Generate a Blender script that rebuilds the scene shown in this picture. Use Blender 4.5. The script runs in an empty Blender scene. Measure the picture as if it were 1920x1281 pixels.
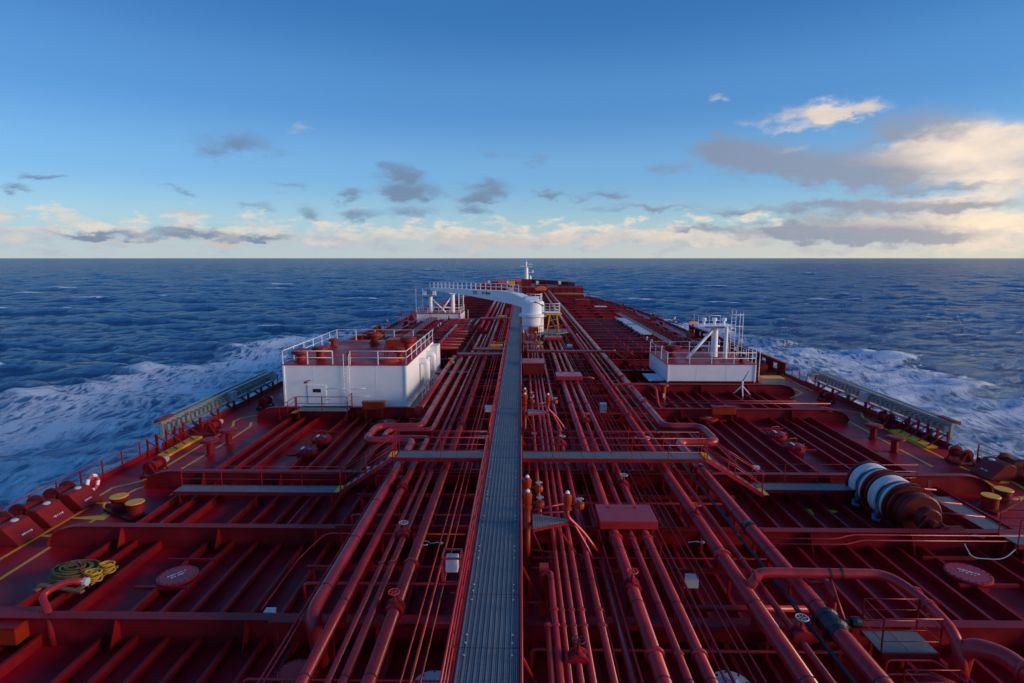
import bpy, math, random
import numpy as np
from mathutils import Vector, Matrix
random.seed(7)
S = bpy.context.scene
COL = S.collection
R = math.radians

# ------------------------------------------------------------------ camera
F, CX, CY, YH, XV, H = 1067.0, 960.0, 640.5, 484.0, 977.0, 12.0
TH = math.atan((CY - YH) / F)
PSI = math.atan((XV - CX) / (F / math.cos(TH)))
cam = bpy.data.objects.new('camera', bpy.data.cameras.new('camera'))
COL.objects.link(cam)
cam.location = (0, 0, H)
cam.rotation_euler = (math.pi / 2 - TH, 0, PSI)
cam.data.sensor_width = 36.0
cam.data.lens = 36.0 * F / 1920.0
cam.data.clip_start = 0.1
cam.data.clip_end = 200000
S.camera = cam

def ray(px, py):
    c, s = math.cos(TH), math.sin(TH)
    u, v = (px - CX) / F, -(py - CY) / F
    d = (u, c + v * s, -s + v * c)
    cp, sp = math.cos(PSI), math.sin(PSI)
    return (d[0] * cp - d[1] * sp, d[0] * sp + d[1] * cp, d[2])
def G(px, py, z=0.0):                       # where the photo's pixel meets the level z
    d = ray(px, py); t = (z - H) / d[2]
    return Vector((d[0] * t, d[1] * t, z))

# ------------------------------------------------------------------ world and sun
SUN_AZ, SUN_EL = R(102), R(10)
world = bpy.data.worlds.new('World'); S.world = world
world.use_nodes = True
def build_world():
    nt = world.node_tree; N = nt.nodes; L = nt.links
    for n in list(N): N.remove(n)
    def node(t, **k):
        n = N.new(t)
        for a, b in k.items(): setattr(n, a, b)
        return n
    def m(op, a, b=None, c=None, clamp=False):
        n = node('ShaderNodeMath', operation=op); n.use_clamp = clamp
        for i, q in enumerate((a, b, c)):
            if q is None: continue
            if isinstance(q, (int, float)): n.inputs[i].default_value = q
            else: L.new(q, n.inputs[i])
        return n.outputs[0]
    def mixc(fac, a, b):
        n = node('ShaderNodeMix', data_type='RGBA'); 
        for i, q in ((0, fac), (6, a), (7, b)):
            if isinstance(q, (int, float)): n.inputs[i].default_value = q
            elif isinstance(q, tuple): n.inputs[i].default_value = (*q, 1)
            else: L.new(q, n.inputs[i])
        return n.outputs[2]
    def sstep(x, a, b):
        n = node('ShaderNodeMapRange', interpolation_type='SMOOTHSTEP')
        L.new(x, n.inputs[0]); n.inputs[1].default_value = a; n.inputs[2].default_value = b
        return n.outputs[0]
    tc = node('ShaderNodeTexCoord')
    sep = node('ShaderNodeSeparateXYZ'); L.new(tc.outputs['Generated'], sep.inputs[0])
    az = m('ARCTAN2', sep.outputs[0], sep.outputs[1])
    el = m('ARCSINE', sep.outputs[2])
    sky = node('ShaderNodeTexSky', sky_type='NISHITA', sun_disc=False)
    sky.sun_elevation = SUN_EL; sky.sun_rotation = SUN_AZ
    sky.altitude = 20; sky.air_density = 1.0; sky.dust_density = 0.15; sky.ozone_density = 3.0
    def fbm(sx, sz, scale, det, rough, off):
        cb = node('ShaderNodeCombineXYZ')
        L.new(m('MULTIPLY', az, sx), cb.inputs[0]); L.new(m('MULTIPLY', el, sz), cb.inputs[1]); cb.inputs[2].default_value = off
        n = node('ShaderNodeTexNoise'); n.inputs['Scale'].default_value = scale
        n.inputs['Detail'].default_value = det; n.inputs['Roughness'].default_value = rough
        L.new(cb.outputs[0], n.inputs['Vector']); return n.outputs[0]
    n1 = fbm(1.0, 2.4, 9.0, 6, 0.58, 1.7)
    n2 = fbm(1.0, 2.0, 26.0, 4, 0.6, 5.1)
    # ragged edges: bend the angles with noise before the cloud shapes are read
    azw = m('MULTIPLY_ADD', m('SUBTRACT', n1, 0.5), 0.14, az)
    elw = m('MULTIPLY_ADD', m('SUBTRACT', n2, 0.5), 0.045, el)
    def ang(px, py):
        d = ray(px, py); return math.atan2(d[0], d[1]), math.asin(d[2] / math.sqrt(sum(q * q for q in d)))
    def layer(blobs):
        acc = None
        for (px, py, hw, hh, st) in blobs:
            if st < .62: st += .16
            a, e = ang(px, py); a2, _ = ang(px + hw, py); _, e2 = ang(px, py - hh)
            ia, ie = 1 / max(1e-4, abs(a2 - a)), 1 / max(1e-4, abs(e2 - e))
            u = m('MULTIPLY_ADD', azw, ia, -a * ia); v = m('MULTIPLY_ADD', elw, ie, -e * ie)
            d = m('MULTIPLY_ADD', v, v, m('MULTIPLY', u, u))
            g = m('POWER', 2.718, m('MULTIPLY', d, -1.0))
            acc = m('MULTIPLY', g, st) if acc is None else m('MULTIPLY_ADD', g, st, acc)
        return acc
    grey = layer([(455, 272, 85, 28, .55), (85, 330, 48, 9, .6), (35, 352, 60, 8, .55), (730, 312, 38, 16, .7), (775, 328, 40, 12, .6),
        (770, 360, 60, 19, 1.0), (655, 364, 30, 13, .8), (915, 352, 48, 17, .95), (895, 372, 40, 8, .6), (885, 394, 35, 12, .8), (1040, 363, 36, 9, .75),
        (1140, 366, 42, 9, .85), (985, 296, 50, 13, .5), (905, 286, 28, 14, .35), (540, 350, 48, 10, .5), (335, 355, 35, 6, .4),
        (160, 440, 105, 11, 1.0), (360, 437, 85, 13, .9), (500, 446, 50, 8, .6), (690, 403, 45, 12, .45), (785, 398, 45, 12, .45),
        (595, 400, 25, 16, .4), (480, 388, 55, 13, .4), (1220, 390, 110, 9, .7), (1390, 398, 70, 9, .7), (1345, 275, 60, 24, .5), (1250, 315, 55, 20, .35),
        (1420, 290, 110, 34, .6), (1560, 318, 150, 30, 1.0), (1700, 240, 140, 38, .9), (1640, 335, 140, 18, .8), (1470, 438, 80, 16, .9), (1650, 395, 150, 18, .8), (1590, 440, 180, 24, 1.0), (1750, 445, 160, 16, .7), (1840, 385, 120, 14, .7), (1560, 385, 120, 10, .6),
        (1330, 430, 60, 8, .5), (1780, 352, 170, 10, .7)])
    cream = layer([(1530, 213, 100, 22, .95), (1600, 207, 60, 14, .5), (1500, 245, 50, 10, .35), (573, 242, 30, 16, .33), (1357, 182, 24, 10, .3),
        (1830, 285, 130, 55, 1.15), (1740, 310, 120, 30, .8), (1680, 300, 90, 24, .7), (1760, 265, 90, 36, .9), (1900, 320, 90, 40, .9), (1490, 282, 35, 8, .4),
        (1900, 250, 20, 20, .3), (1720, 380, 160, 12, .6), (1830, 425, 190, 42, .95), (1650, 425, 140, 30, .6), (360, 404, 60, 7, .6),
        (20, 402, 40, 9, .5), (860, 446, 70, 14, .7), (960, 455, 70, 12, .6), (1120, 445, 90, 14, .75), (1280, 442, 80, 14, .75), (430, 452, 50, 11, .6),
        (660, 455, 50, 9, .6), (250, 458, 160, 10, .4), (1420, 455, 120, 10, .4)])
    fr = m('MULTIPLY', m('SUBTRACT', n1, 0.5), 1.7)
    fr = m('MULTIPLY_ADD', m('SUBTRACT', n2, 0.5), 1.5, fr)
    mg = sstep(m('MULTIPLY_ADD', fr, m('ADD', m('MULTIPLY', grey, .7), .12), grey), .16, .95)
    mc = sstep(m('MULTIPLY_ADD', fr, m('ADD', m('MULTIPLY', cream, .7), .15), cream), .16, 1.0)
    # the bank of small far clouds that runs all round the horizon
    n3 = fbm(1.0, 2.6, 20.0, 6, 0.62, 9.3)
    band = sstep(m('SUBTRACT', n3, m('MULTIPLY', m('ABSOLUTE', m('SUBTRACT', el, .036)), 6.0)), .33, .50)
    haze = m('MULTIPLY', sstep(el, .085, .0), .72)
    # how close the direction is to the low sun
    da = m('SUBTRACT', az, R(68))
    near = m('POWER', 2.718, m('MULTIPLY', m('MULTIPLY', da, da), -1.3))
    K = 7.4
    def k(*c): return tuple(q * K for q in c)
    adj = node('ShaderNodeMix', data_type='RGBA', blend_type='MULTIPLY'); adj.inputs[0].default_value = 1.0      # the camera's cool white balance
    L.new(sky.outputs[0], adj.inputs[6]); adj.inputs[7].default_value = (0.66, .96, 1.30, 1)
    ramp = node('ShaderNodeValToRGB'); L.new(m('DIVIDE', el, math.pi / 2, clamp=True), ramp.inputs[0])
    cr = ramp.color_ramp; cr.interpolation = 'EASE'
    stops = ((0.0, (.46, .56, .60)), (.035, (.40, .58, .68)), (.088, (.20, .44, .73)), (.157, (.092, .285, .62)), (.243, (.030, .165, .46)), (.45, (.020, .13, .40)), (1.0, (.018, .12, .38)))
    cr.elements[0].position, cr.elements[1].position = 0.0, 1.0
    for p_, c_ in stops[1:-1]: cr.elements.new(p_)
    for e_, (p_, c_) in zip(cr.elements, stops): e_.position = p_; e_.color = (*c_, 1)
    gain = node('ShaderNodeMix', data_type='RGBA', blend_type='MULTIPLY'); gain.inputs[0].default_value = 1.0; L.new(ramp.outputs[0], gain.inputs[6]); gain.inputs[7].default_value = (6.8, 6.8, 6.8, 1)
    base = mixc(.66, adj.outputs[2], gain.outputs[2])
    c_haze = mixc(near, k(.45, .52, .58), k(.80, .68, .50))
    col = mixc(haze, base, c_haze)
    c_band = mixc(m('MULTIPLY_ADD', m('SUBTRACT', el, .036), 26.0, m('MULTIPLY_ADD', m('SUBTRACT', n2, .5), 2.6, .5), clamp=True), mixc(near, k(.40, .45, .52), k(.54, .50, .48)), mixc(near, k(.74, .64, .54), k(1.05, .84, .58)))
    col = mixc(m('MULTIPLY', band, .75), col, c_band)
    lit = m('MULTIPLY_ADD', m('SUBTRACT', n1, .5), 3.2, .62, clamp=True)
    c_cream = mixc(near, k(.50, .46, .46), mixc(lit, k(.60, .54, .52), k(1.22, .94, .64)))
    col = mixc(m('MULTIPLY', mc, .90), col, c_cream)
    c_grey = mixc(near, k(.135, .205, .33), k(.36, .36, .41))
    col = mixc(m('MULTIPLY', mg, .86), col, c_grey)
    bg = node('ShaderNodeBackground'); bg.inputs['Strength'].default_value = 0.075
    L.new(col, bg.inputs['Color'])
    out = node('ShaderNodeOutputWorld'); L.new(bg.outputs[0], out.inputs['Surface'])
build_world()
sd = bpy.data.lights.new('sun', 'SUN'); sd.energy = 1.6; sd.angle = R(24); sd.color = (1.0, .74, .52)
sun = bpy.data.objects.new('sun', sd); COL.objects.link(sun)
sv = Vector((math.sin(SUN_AZ) * math.cos(SUN_EL), math.cos(SUN_AZ) * math.cos(SUN_EL), math.sin(SUN_EL)))
sun.rotation_euler = sv.to_track_quat('Z', 'Y').to_euler(); sun.location = (60, 40, 60)
S.view_settings.view_transform = 'Standard'; S.view_settings.look = 'None'
S.view_settings.exposure = 1.0; S.view_settings.gamma = 1.0
S.render.engine = 'CYCLES'

# ------------------------------------------------------------------ materials
MAT = {}
def paint(name, col, rough=.45, var=.18, metal=0.0, bump=.0, scale=1.3, wear=None, streak=None, rv=(.1, .12), spec=.5, fine=60.0, finebump=.05):
    mt = bpy.data.materials.new(name); mt.use_nodes = True
    nt = mt.node_tree; N = nt.nodes; L = nt.links
    b = N['Principled BSDF']; b.inputs['Metallic'].default_value = metal
    b.inputs['Specular IOR Level'].default_value = spec
    g = N.new('ShaderNodeNewGeometry')
    n1 = N.new('ShaderNodeTexNoise'); n1.inputs['Scale'].default_value = scale; n1.inputs['Detail'].default_value = 8; n1.inputs['Roughness'].default_value = .65
    L.new(g.outputs['Position'], n1.inputs['Vector'])
    r = N.new('ShaderNodeMapRange'); r.inputs[1].default_value = .3; r.inputs[2].default_value = .7
    r.inputs[3].default_value = 1 - var; r.inputs[4].default_value = 1 + var
    L.new(n1.outputs[0], r.inputs[0])
    mx = N.new('ShaderNodeMix'); mx.data_type = 'RGBA'; mx.blend_type = 'MULTIPLY'; mx.inputs[0].default_value = 1
    mx.inputs[6].default_value = (*col, 1); L.new(r.outputs[0], mx.inputs[7])
    c = mx.outputs[2]
    if wear:
        n2 = N.new('ShaderNodeTexNoise'); n2.inputs['Scale'].default_value = scale * 3.1; n2.inputs['Detail'].default_value = 10; n2.inputs['Roughness'].default_value = .72
        if streak:
            mp = N.new('ShaderNodeMapping'); mp.inputs['Scale'].default_value = streak; L.new(g.outputs['Position'], mp.inputs['Vector']); L.new(mp.outputs[0], n2.inputs['Vector'])
        else: L.new(g.outputs['Position'], n2.inputs['Vector'])
        w = N.new('ShaderNodeMapRange'); w.interpolation_type = 'SMOOTHSTEP'; w.inputs[1].default_value = wear[1]; w.inputs[2].default_value = wear[1] + .12
        w.inputs[4].default_value = wear[2]; L.new(n2.outputs[0], w.inputs[0])
        m2 = N.new('ShaderNodeMix'); m2.data_type = 'RGBA'; L.new(w.outputs[0], m2.inputs[0]); L.new(c, m2.inputs[6]); m2.inputs[7].default_value = (*wear[0], 1)
        c = m2.outputs[2]
    L.new(c, b.inputs['Base Color'])
    rr = N.new('ShaderNodeMapRange'); rr.inputs[1].default_value = .3; rr.inputs[2].default_value = .7
    rr.inputs[3].default_value = rough - rv[0]; rr.inputs[4].default_value = rough + rv[1]
    L.new(n1.outputs[0], rr.inputs[0]); L.new(rr.outputs[0], b.inputs['Roughness'])
    nf = N.new('ShaderNodeTexNoise'); nf.inputs['Scale'].default_value = fine; nf.inputs['Detail'].default_value = 2
    L.new(g.outputs['Position'], nf.inputs['Vector'])
    bp = N.new('ShaderNodeBump'); bp.inputs['Strength'].default_value = finebump; bp.inputs['Distance'].default_value = .02; L.new(nf.outputs[0], bp.inputs['Height'])
    last = bp
    if bump:
        b2 = N.new('ShaderNodeBump'); b2.inputs['Strength'].default_value = bump; b2.inputs['Distance'].default_value = .15
        L.new(n1.outputs[0], b2.inputs['Height']); L.new(bp.outputs[0], b2.inputs['Normal']); last = b2
    L.new(last.outputs[0], b.inputs['Normal'])
    MAT[name] = mt; return mt
rust = (.10, .035, .02)
paint('deck_red', (.44, .008, .016), .46, .30, spec=.17, rv=(.20, .16), bump=.06, scale=.55, wear=((.09, .022, .014), .55, .6), fine=30, finebump=.15)
paint('frame_red', (.28, .008, .014), .46, .30, spec=.24, scale=.9, wear=((.10, .03, .016), .56, .6))
paint('pipe_red', (.42, .020, .027), .33, .24, spec=.48, scale=.8, wear=((.15, .032, .018), .57, .6))
paint('orange_red', (.36, .030, .007), .42, .14, spec=.3)
paint('dark_red', (.15, .009, .009), .5, .2, spec=.28)
paint('bulwark_red', (.25, .012, .010), .5, .2, spec=.28)
paint('band', (.045, .012, .014), .6, .2)
paint('white', (.86, .87, .89), .42, .05, scale=.7, wear=((.46, .30, .18), .63, .45), streak=(1.6, 1.6, .18))
paint('grey', (.42, .45, .46), .5, .1)
paint('alu', (.40, .42, .40), .38, .12, metal=.6)
paint('galv', (.33, .345, .33), .5, .2, metal=.4, scale=3)
paint('slab', (.55, .62, .68), .5, .08)
paint('tray', (.22, .30, .33), .5, .12)
paint('yellow', (1.0, .42, .004), .5, .10, scale=2)
paint('orange', (1.0, .16, .004), .5, .08)
paint('black', (.015, .017, .022), .4, .2)
paint('rope_white', (.72, .74, .74), .9, .1, fine=90, finebump=.6)
paint('rope_blue', (.10, .14, .20), .9, .2, fine=90, finebump=.6)
paint('rope_green', (.17, .13, .04), .9, .35, scale=14, fine=90, finebump=.6)
paint('rope_yellow', (.75, .42, .03), .9, .3, scale=14, fine=90, finebump=.6)
paint('wood', (.34, .15, .06), .8, .3, scale=5)
paint('blue', (.05, .20, .55), .5, .1)
paint('life_red', (.75, .06, .03), .5, .05)
paint('glass', (.02, .025, .03), .12, .0)
paint('lettering', (.80, .80, .80), .6, .05)
def grating_mat():
    mt = bpy.data.materials.new('grating'); mt.use_nodes = True
    N = mt.node_tree.nodes; L = mt.node_tree.links; b = N['Principled BSDF']
    g = N.new('ShaderNodeNewGeometry'); sp = N.new('ShaderNodeSeparateXYZ'); L.new(g.outputs['Position'], sp.inputs[0])
    def saw(o, f):
        a = N.new('ShaderNodeMath'); a.operation = 'MULTIPLY'; a.inputs[1].default_value = f; L.new(o, a.inputs[0])
        q = N.new('ShaderNodeMath'); q.operation = 'FRACT'; L.new(a.outputs[0], q.inputs[0])
        w = N.new('ShaderNodeMath'); w.operation = 'LESS_THAN'; w.inputs[1].default_value = .30; L.new(q.outputs[0], w.inputs[0]); return w.outputs[0]
    mx = N.new('ShaderNodeMath'); mx.operation = 'MAXIMUM'; L.new(saw(sp.outputs[0], 22), mx.inputs[0]); L.new(saw(sp.outputs[1], 26), mx.inputs[1])
    n = N.new('ShaderNodeTexNoise'); n.inputs['Scale'].default_value = 1.6; n.inputs['Detail'].default_value = 7; L.new(g.outputs['Position'], n.inputs['Vector'])
    rp = N.new('ShaderNodeMix'); rp.data_type = 'RGBA'; rp.inputs[6].default_value = (.20, .215, .21, 1); rp.inputs[7].default_value = (.36, .375, .36, 1); L.new(n.outputs[0], rp.inputs[0])
    c = N.new('ShaderNodeMix'); c.data_type = 'RGBA'; c.inputs[6].default_value = (.02, .025, .035, 1); L.new(rp.outputs[2], c.inputs[7]); L.new(mx.outputs[0], c.inputs[0])
    L.new(c.outputs[2], b.inputs['Base Color']); b.inputs['Roughness'].default_value = .6; b.inputs['Metallic'].default_value = .0
    MAT['grating'] = mt
grating_mat()

# ------------------------------------------------------------------ mesh helpers
def wloc(o):
    v = Vector((0, 0, 0))
    while o is not None: v = v + o.location; o = o.parent
    return v
def frame(t):
    t = t.normalized(); up = Vector((0, 0, 1)) if abs(t.z) < .95 else Vector((0, 1, 0))
    a = t.cross(up).normalized(); return a, a.cross(t).normalized()
class MB:
    def __init__(s): s.v, s.f, s.s = [], [], []
    def _add(s, vs, fs, sm=False):
        o = len(s.v); s.v += [tuple(q) for q in vs]
        for q in fs: s.f.append([i + o for i in q])
        s.s += [sm] * len(fs); return s
    def box(s, x0, x1, y0, y1, z0, z1):
        return s._add([(x, y, z) for x in (x0, x1) for y in (y0, y1) for z in (z0, z1)],
            [(0, 1, 3, 2), (4, 6, 7, 5), (0, 4, 5, 1), (2, 3, 7, 6), (0, 2, 6, 4), (1, 5, 7, 3)])
    def obox(s, c, size, rot=0):
        c = Vector(c); hx, hy, hz = [q / 2 for q in size]; m = Matrix.Rotation(rot, 3, 'Z')
        return s._add([c + m @ Vector((x, y, z)) for x in (-hx, hx) for y in (-hy, hy) for z in (-hz, hz)],
            [(0, 1, 3, 2), (4, 6, 7, 5), (0, 4, 5, 1), (2, 3, 7, 6), (0, 2, 6, 4), (1, 5, 7, 3)])
    def beam(s, a, b, w, h):
        a, b = Vector(a), Vector(b); p, q = frame(b - a)
        vs = [e + p * x * w / 2 + q * z * h / 2 for e in (a, b) for (x, z) in ((-1, -1), (1, -1), (1, 1), (-1, 1))]
        return s._add(vs, [(3, 2, 1, 0), (4, 5, 6, 7), (0, 1, 5, 4), (1, 2, 6, 5), (2, 3, 7, 6), (3, 0, 4, 7)])
    def tube(s, path, r, n=10, cap=True):
        P = [Vector(q) for q in path]; k = len(P); rr = r if isinstance(r, (list, tuple)) else [r] * k
        vs = []; u = None
        for i in range(k):
            t = (P[min(i + 1, k - 1)] - P[max(i - 1, 0)]).normalized()
            if u is None: u, w = frame(t)
            else:
                u = (u - t * u.dot(t)).normalized()
            w = u.cross(t)
            for j in range(n):
                an = 2 * math.pi * j / n; vs.append(P[i] + (u * math.cos(an) + w * math.sin(an)) * rr[i])
        fs = [(i * n + j, i * n + (j + 1) % n, (i + 1) * n + (j + 1) % n, (i + 1) * n + j) for i in range(k - 1) for j in range(n)]
        s._add(vs, fs, True)
        if cap: 
            o = len(s.v) - k * n
            s.f.append([o + j for j in range(n)][::-1]); s.f.append([o + (k - 1) * n + j for j in range(n)]); s.s += [False, False]
        return s
    def lathe(s, c, prof, n=20, axis='z'):
        c = Vector(c); vs = []
        for (r, h) in prof:
            for j in range(n):
                an = 2 * math.pi * j / n; x, y = r * math.cos(an), r * math.sin(an)
                vs.append(c + (Vector((x, y, h)) if axis == 'z' else Vector((x, h, y)) if axis == 'y' else Vector((h, x, y))))
        k = len(prof)
        s._add(vs, [(i * n + j, i * n + (j + 1) % n, (i + 1) * n + (j + 1) % n, (i + 1) * n + j) for i in range(k - 1) for j in range(n)], False)
        o = len(s.v) - k * n
        s.f.append([o + j for j in range(n)][::-1]); s.f.append([o + (k - 1) * n + j for j in range(n)]); s.s += [False, False]
        return s
    def prism(s, poly, vec):
        vec = Vector(vec); P = [Vector(q) for q in poly]; n = len(P)
        s._add(P + [q + vec for q in P], [tuple(range(n))[::-1], tuple(range(n, 2 * n))] + [(i, (i + 1) % n, n + (i + 1) % n, n + i) for i in range(n)])
        return s
    def strip(s, pts, w, z):                    # flat painted line on the deck
        P = [Vector((q[0], q[1], 0)) for q in pts]
        for i in range(len(P) - 1):
            t = (P[i + 1] - P[i]).normalized(); nn = Vector((-t.y, t.x, 0)) * w / 2
            a, b = P[i] - t * w * .2, P[i + 1] + t * w * .2
            s._add([a + nn + Vector((0, 0, z)), a - nn + Vector((0, 0, z)), b - nn + Vector((0, 0, z)), b + nn + Vector((0, 0, z))], [(0, 1, 2, 3)])
            z += .0006
        return s
    def mesh(s, name, mat, off=Vector((0, 0, 0))):
        me = bpy.data.meshes.new(name)
        me.from_pydata([tuple(Vector(q) - off) for q in s.v], [], s.f)
        me.polygons.foreach_set('use_smooth', s.s)
        me.materials.append(MAT[mat] if isinstance(mat, str) else mat)
        import bmesh as _b
        bm = _b.new(); bm.from_mesh(me); _b.ops.recalc_face_normals(bm, faces=bm.faces[:]); bm.to_mesh(me); bm.free()
        me.update(); return me
    def build(s, name, mat, parent=None, bevel=0):
        o = bpy.data.objects.new(name, s.mesh(name, mat, wloc(parent))); COL.objects.link(o); o.parent = parent
        if bevel:
            b = o.modifiers.new('bevel', 'BEVEL'); b.width = bevel; b.segments = 2; b.limit_method = 'ANGLE'
        return o
def fillet(path, rad, seg=6):
    P = [Vector(q) for q in path]; out = [P[0]]
    for i in range(1, len(P) - 1):
        a, b = (P[i - 1] - P[i]), (P[i + 1] - P[i]); ra = min(rad, a.length * .48, b.length * .48)
        p, q = P[i] + a.normalized() * ra, P[i] + b.normalized() * ra
        for k in range(seg + 1):
            t = k / seg; out.append((1 - t) ** 2 * p + 2 * t * (1 - t) * P[i] + t * t * q)
    out.append(P[-1]); return out
def tag(o, label, cat, group=None, kind=None):
    if label: o['label'] = label
    if cat: o['category'] = cat
    if group: o['group'] = group
    if kind: o['kind'] = kind
    return o
def thing(name, label, cat, loc=(0, 0, 0), group=None):
    o = bpy.data.objects.new(name, None); o.empty_display_size = .2; COL.objects.link(o); o.location = loc
    return tag(o, label, cat, group)
def inst(name, me, parent, wpos, rot=(0, 0, 0)):
    o = bpy.data.objects.new(name, me); COL.objects.link(o); o.parent = parent
    o.location = Vector(wpos) - wloc(parent); o.rotation_euler = rot; return o
def copy_tree(o, parent=None):
    c = o.copy(); COL.objects.link(c); c.parent = parent
    for ch in list(o.children): copy_tree(ch, c)
    return c
_cache = {}
def cached(key, fn):
    if key not in _cache: _cache[key] = fn()
    return _cache[key]
def post_mesh(h, w, mat):
    return cached(('post', round(h, 3), w, mat), lambda: MB().box(-w / 2, w / 2, -w / 2, w / 2, 0, h).mesh('post', mat))
def ring_mesh(r, ln, mat, n=18):
    return cached(('ring', round(r, 3), ln, mat), lambda: MB().tube([(0, -ln / 2, 0), (0, ln / 2, 0)], r, n).mesh('ring', mat))
def railing(parent, pts, h=1.1, bars=3, step=1.5, mat='frame_red', r=.022, w=.05):
    P = [Vector(q) for q in pts]
    for b in range(bars):
        z = h * (b + 1) / bars
        MB().tube([q + Vector((0, 0, z)) for q in P], r if b < bars - 1 else r * 1.25, 6).build('rail', mat, parent)
    done = set()
    for i in range(len(P) - 1):
        n = max(1, round((P[i + 1] - P[i]).length / step))
        for k in range(n + 1):
            p = P[i].lerp(P[i + 1], k / n); key = (round(p.x, 2), round(p.y, 2))
            if key in done: continue
            done.add(key); inst('post', post_mesh(h, w, mat), parent, p)
def text_mesh(txt, size, name, mat, parent, loc, rot, align='CENTER'):
    cu = bpy.data.curves.new(name, 'FONT'); cu.body = txt; cu.size = size; cu.align_x = align; cu.align_y = 'CENTER'; cu.extrude = .004
    t = bpy.data.objects.new('tmp', cu); COL.objects.link(t)
    dg = bpy.context.evaluated_depsgraph_get(); me = bpy.data.meshes.new_from_object(t.evaluated_get(dg))
    bpy.data.objects.remove(t); me.materials.clear(); me.materials.append(MAT[mat])
    return inst(name, me, parent, loc, rot)

def strokes(rows, h, parent, loc, rot, mat='lettering', seed=1):     # writing too small to read in the photo
    rn = random.Random(seed); m = MB()
    for i, w in enumerate(rows):
        x = -w / 2; y = (len(rows) / 2 - i - .5) * h * 1.6
        while x < w / 2:
            k = rn.choice((.45, .6, .7)) * h
            m.box(x, x + k * .28, y - h / 2, y + h / 2, 0, .004).box(x + k * .28, x + k, y + h * .25 * rn.choice((-1, 0, 1)), y + h * .25 * rn.choice((1.2, 1.8)) + .01, .0, .0035)
            x += k * 1.35 + (h * .5 if rn.random() < .2 else 0)
    o = m.build('lettering', mat); o.parent = parent; o.location = Vector(loc) - wloc(parent); o.rotation_euler = rot
    return o
XC = 2.2                                     # the ship's centreline (the camera stands a little to port of it)
SEA = -9.0
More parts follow.
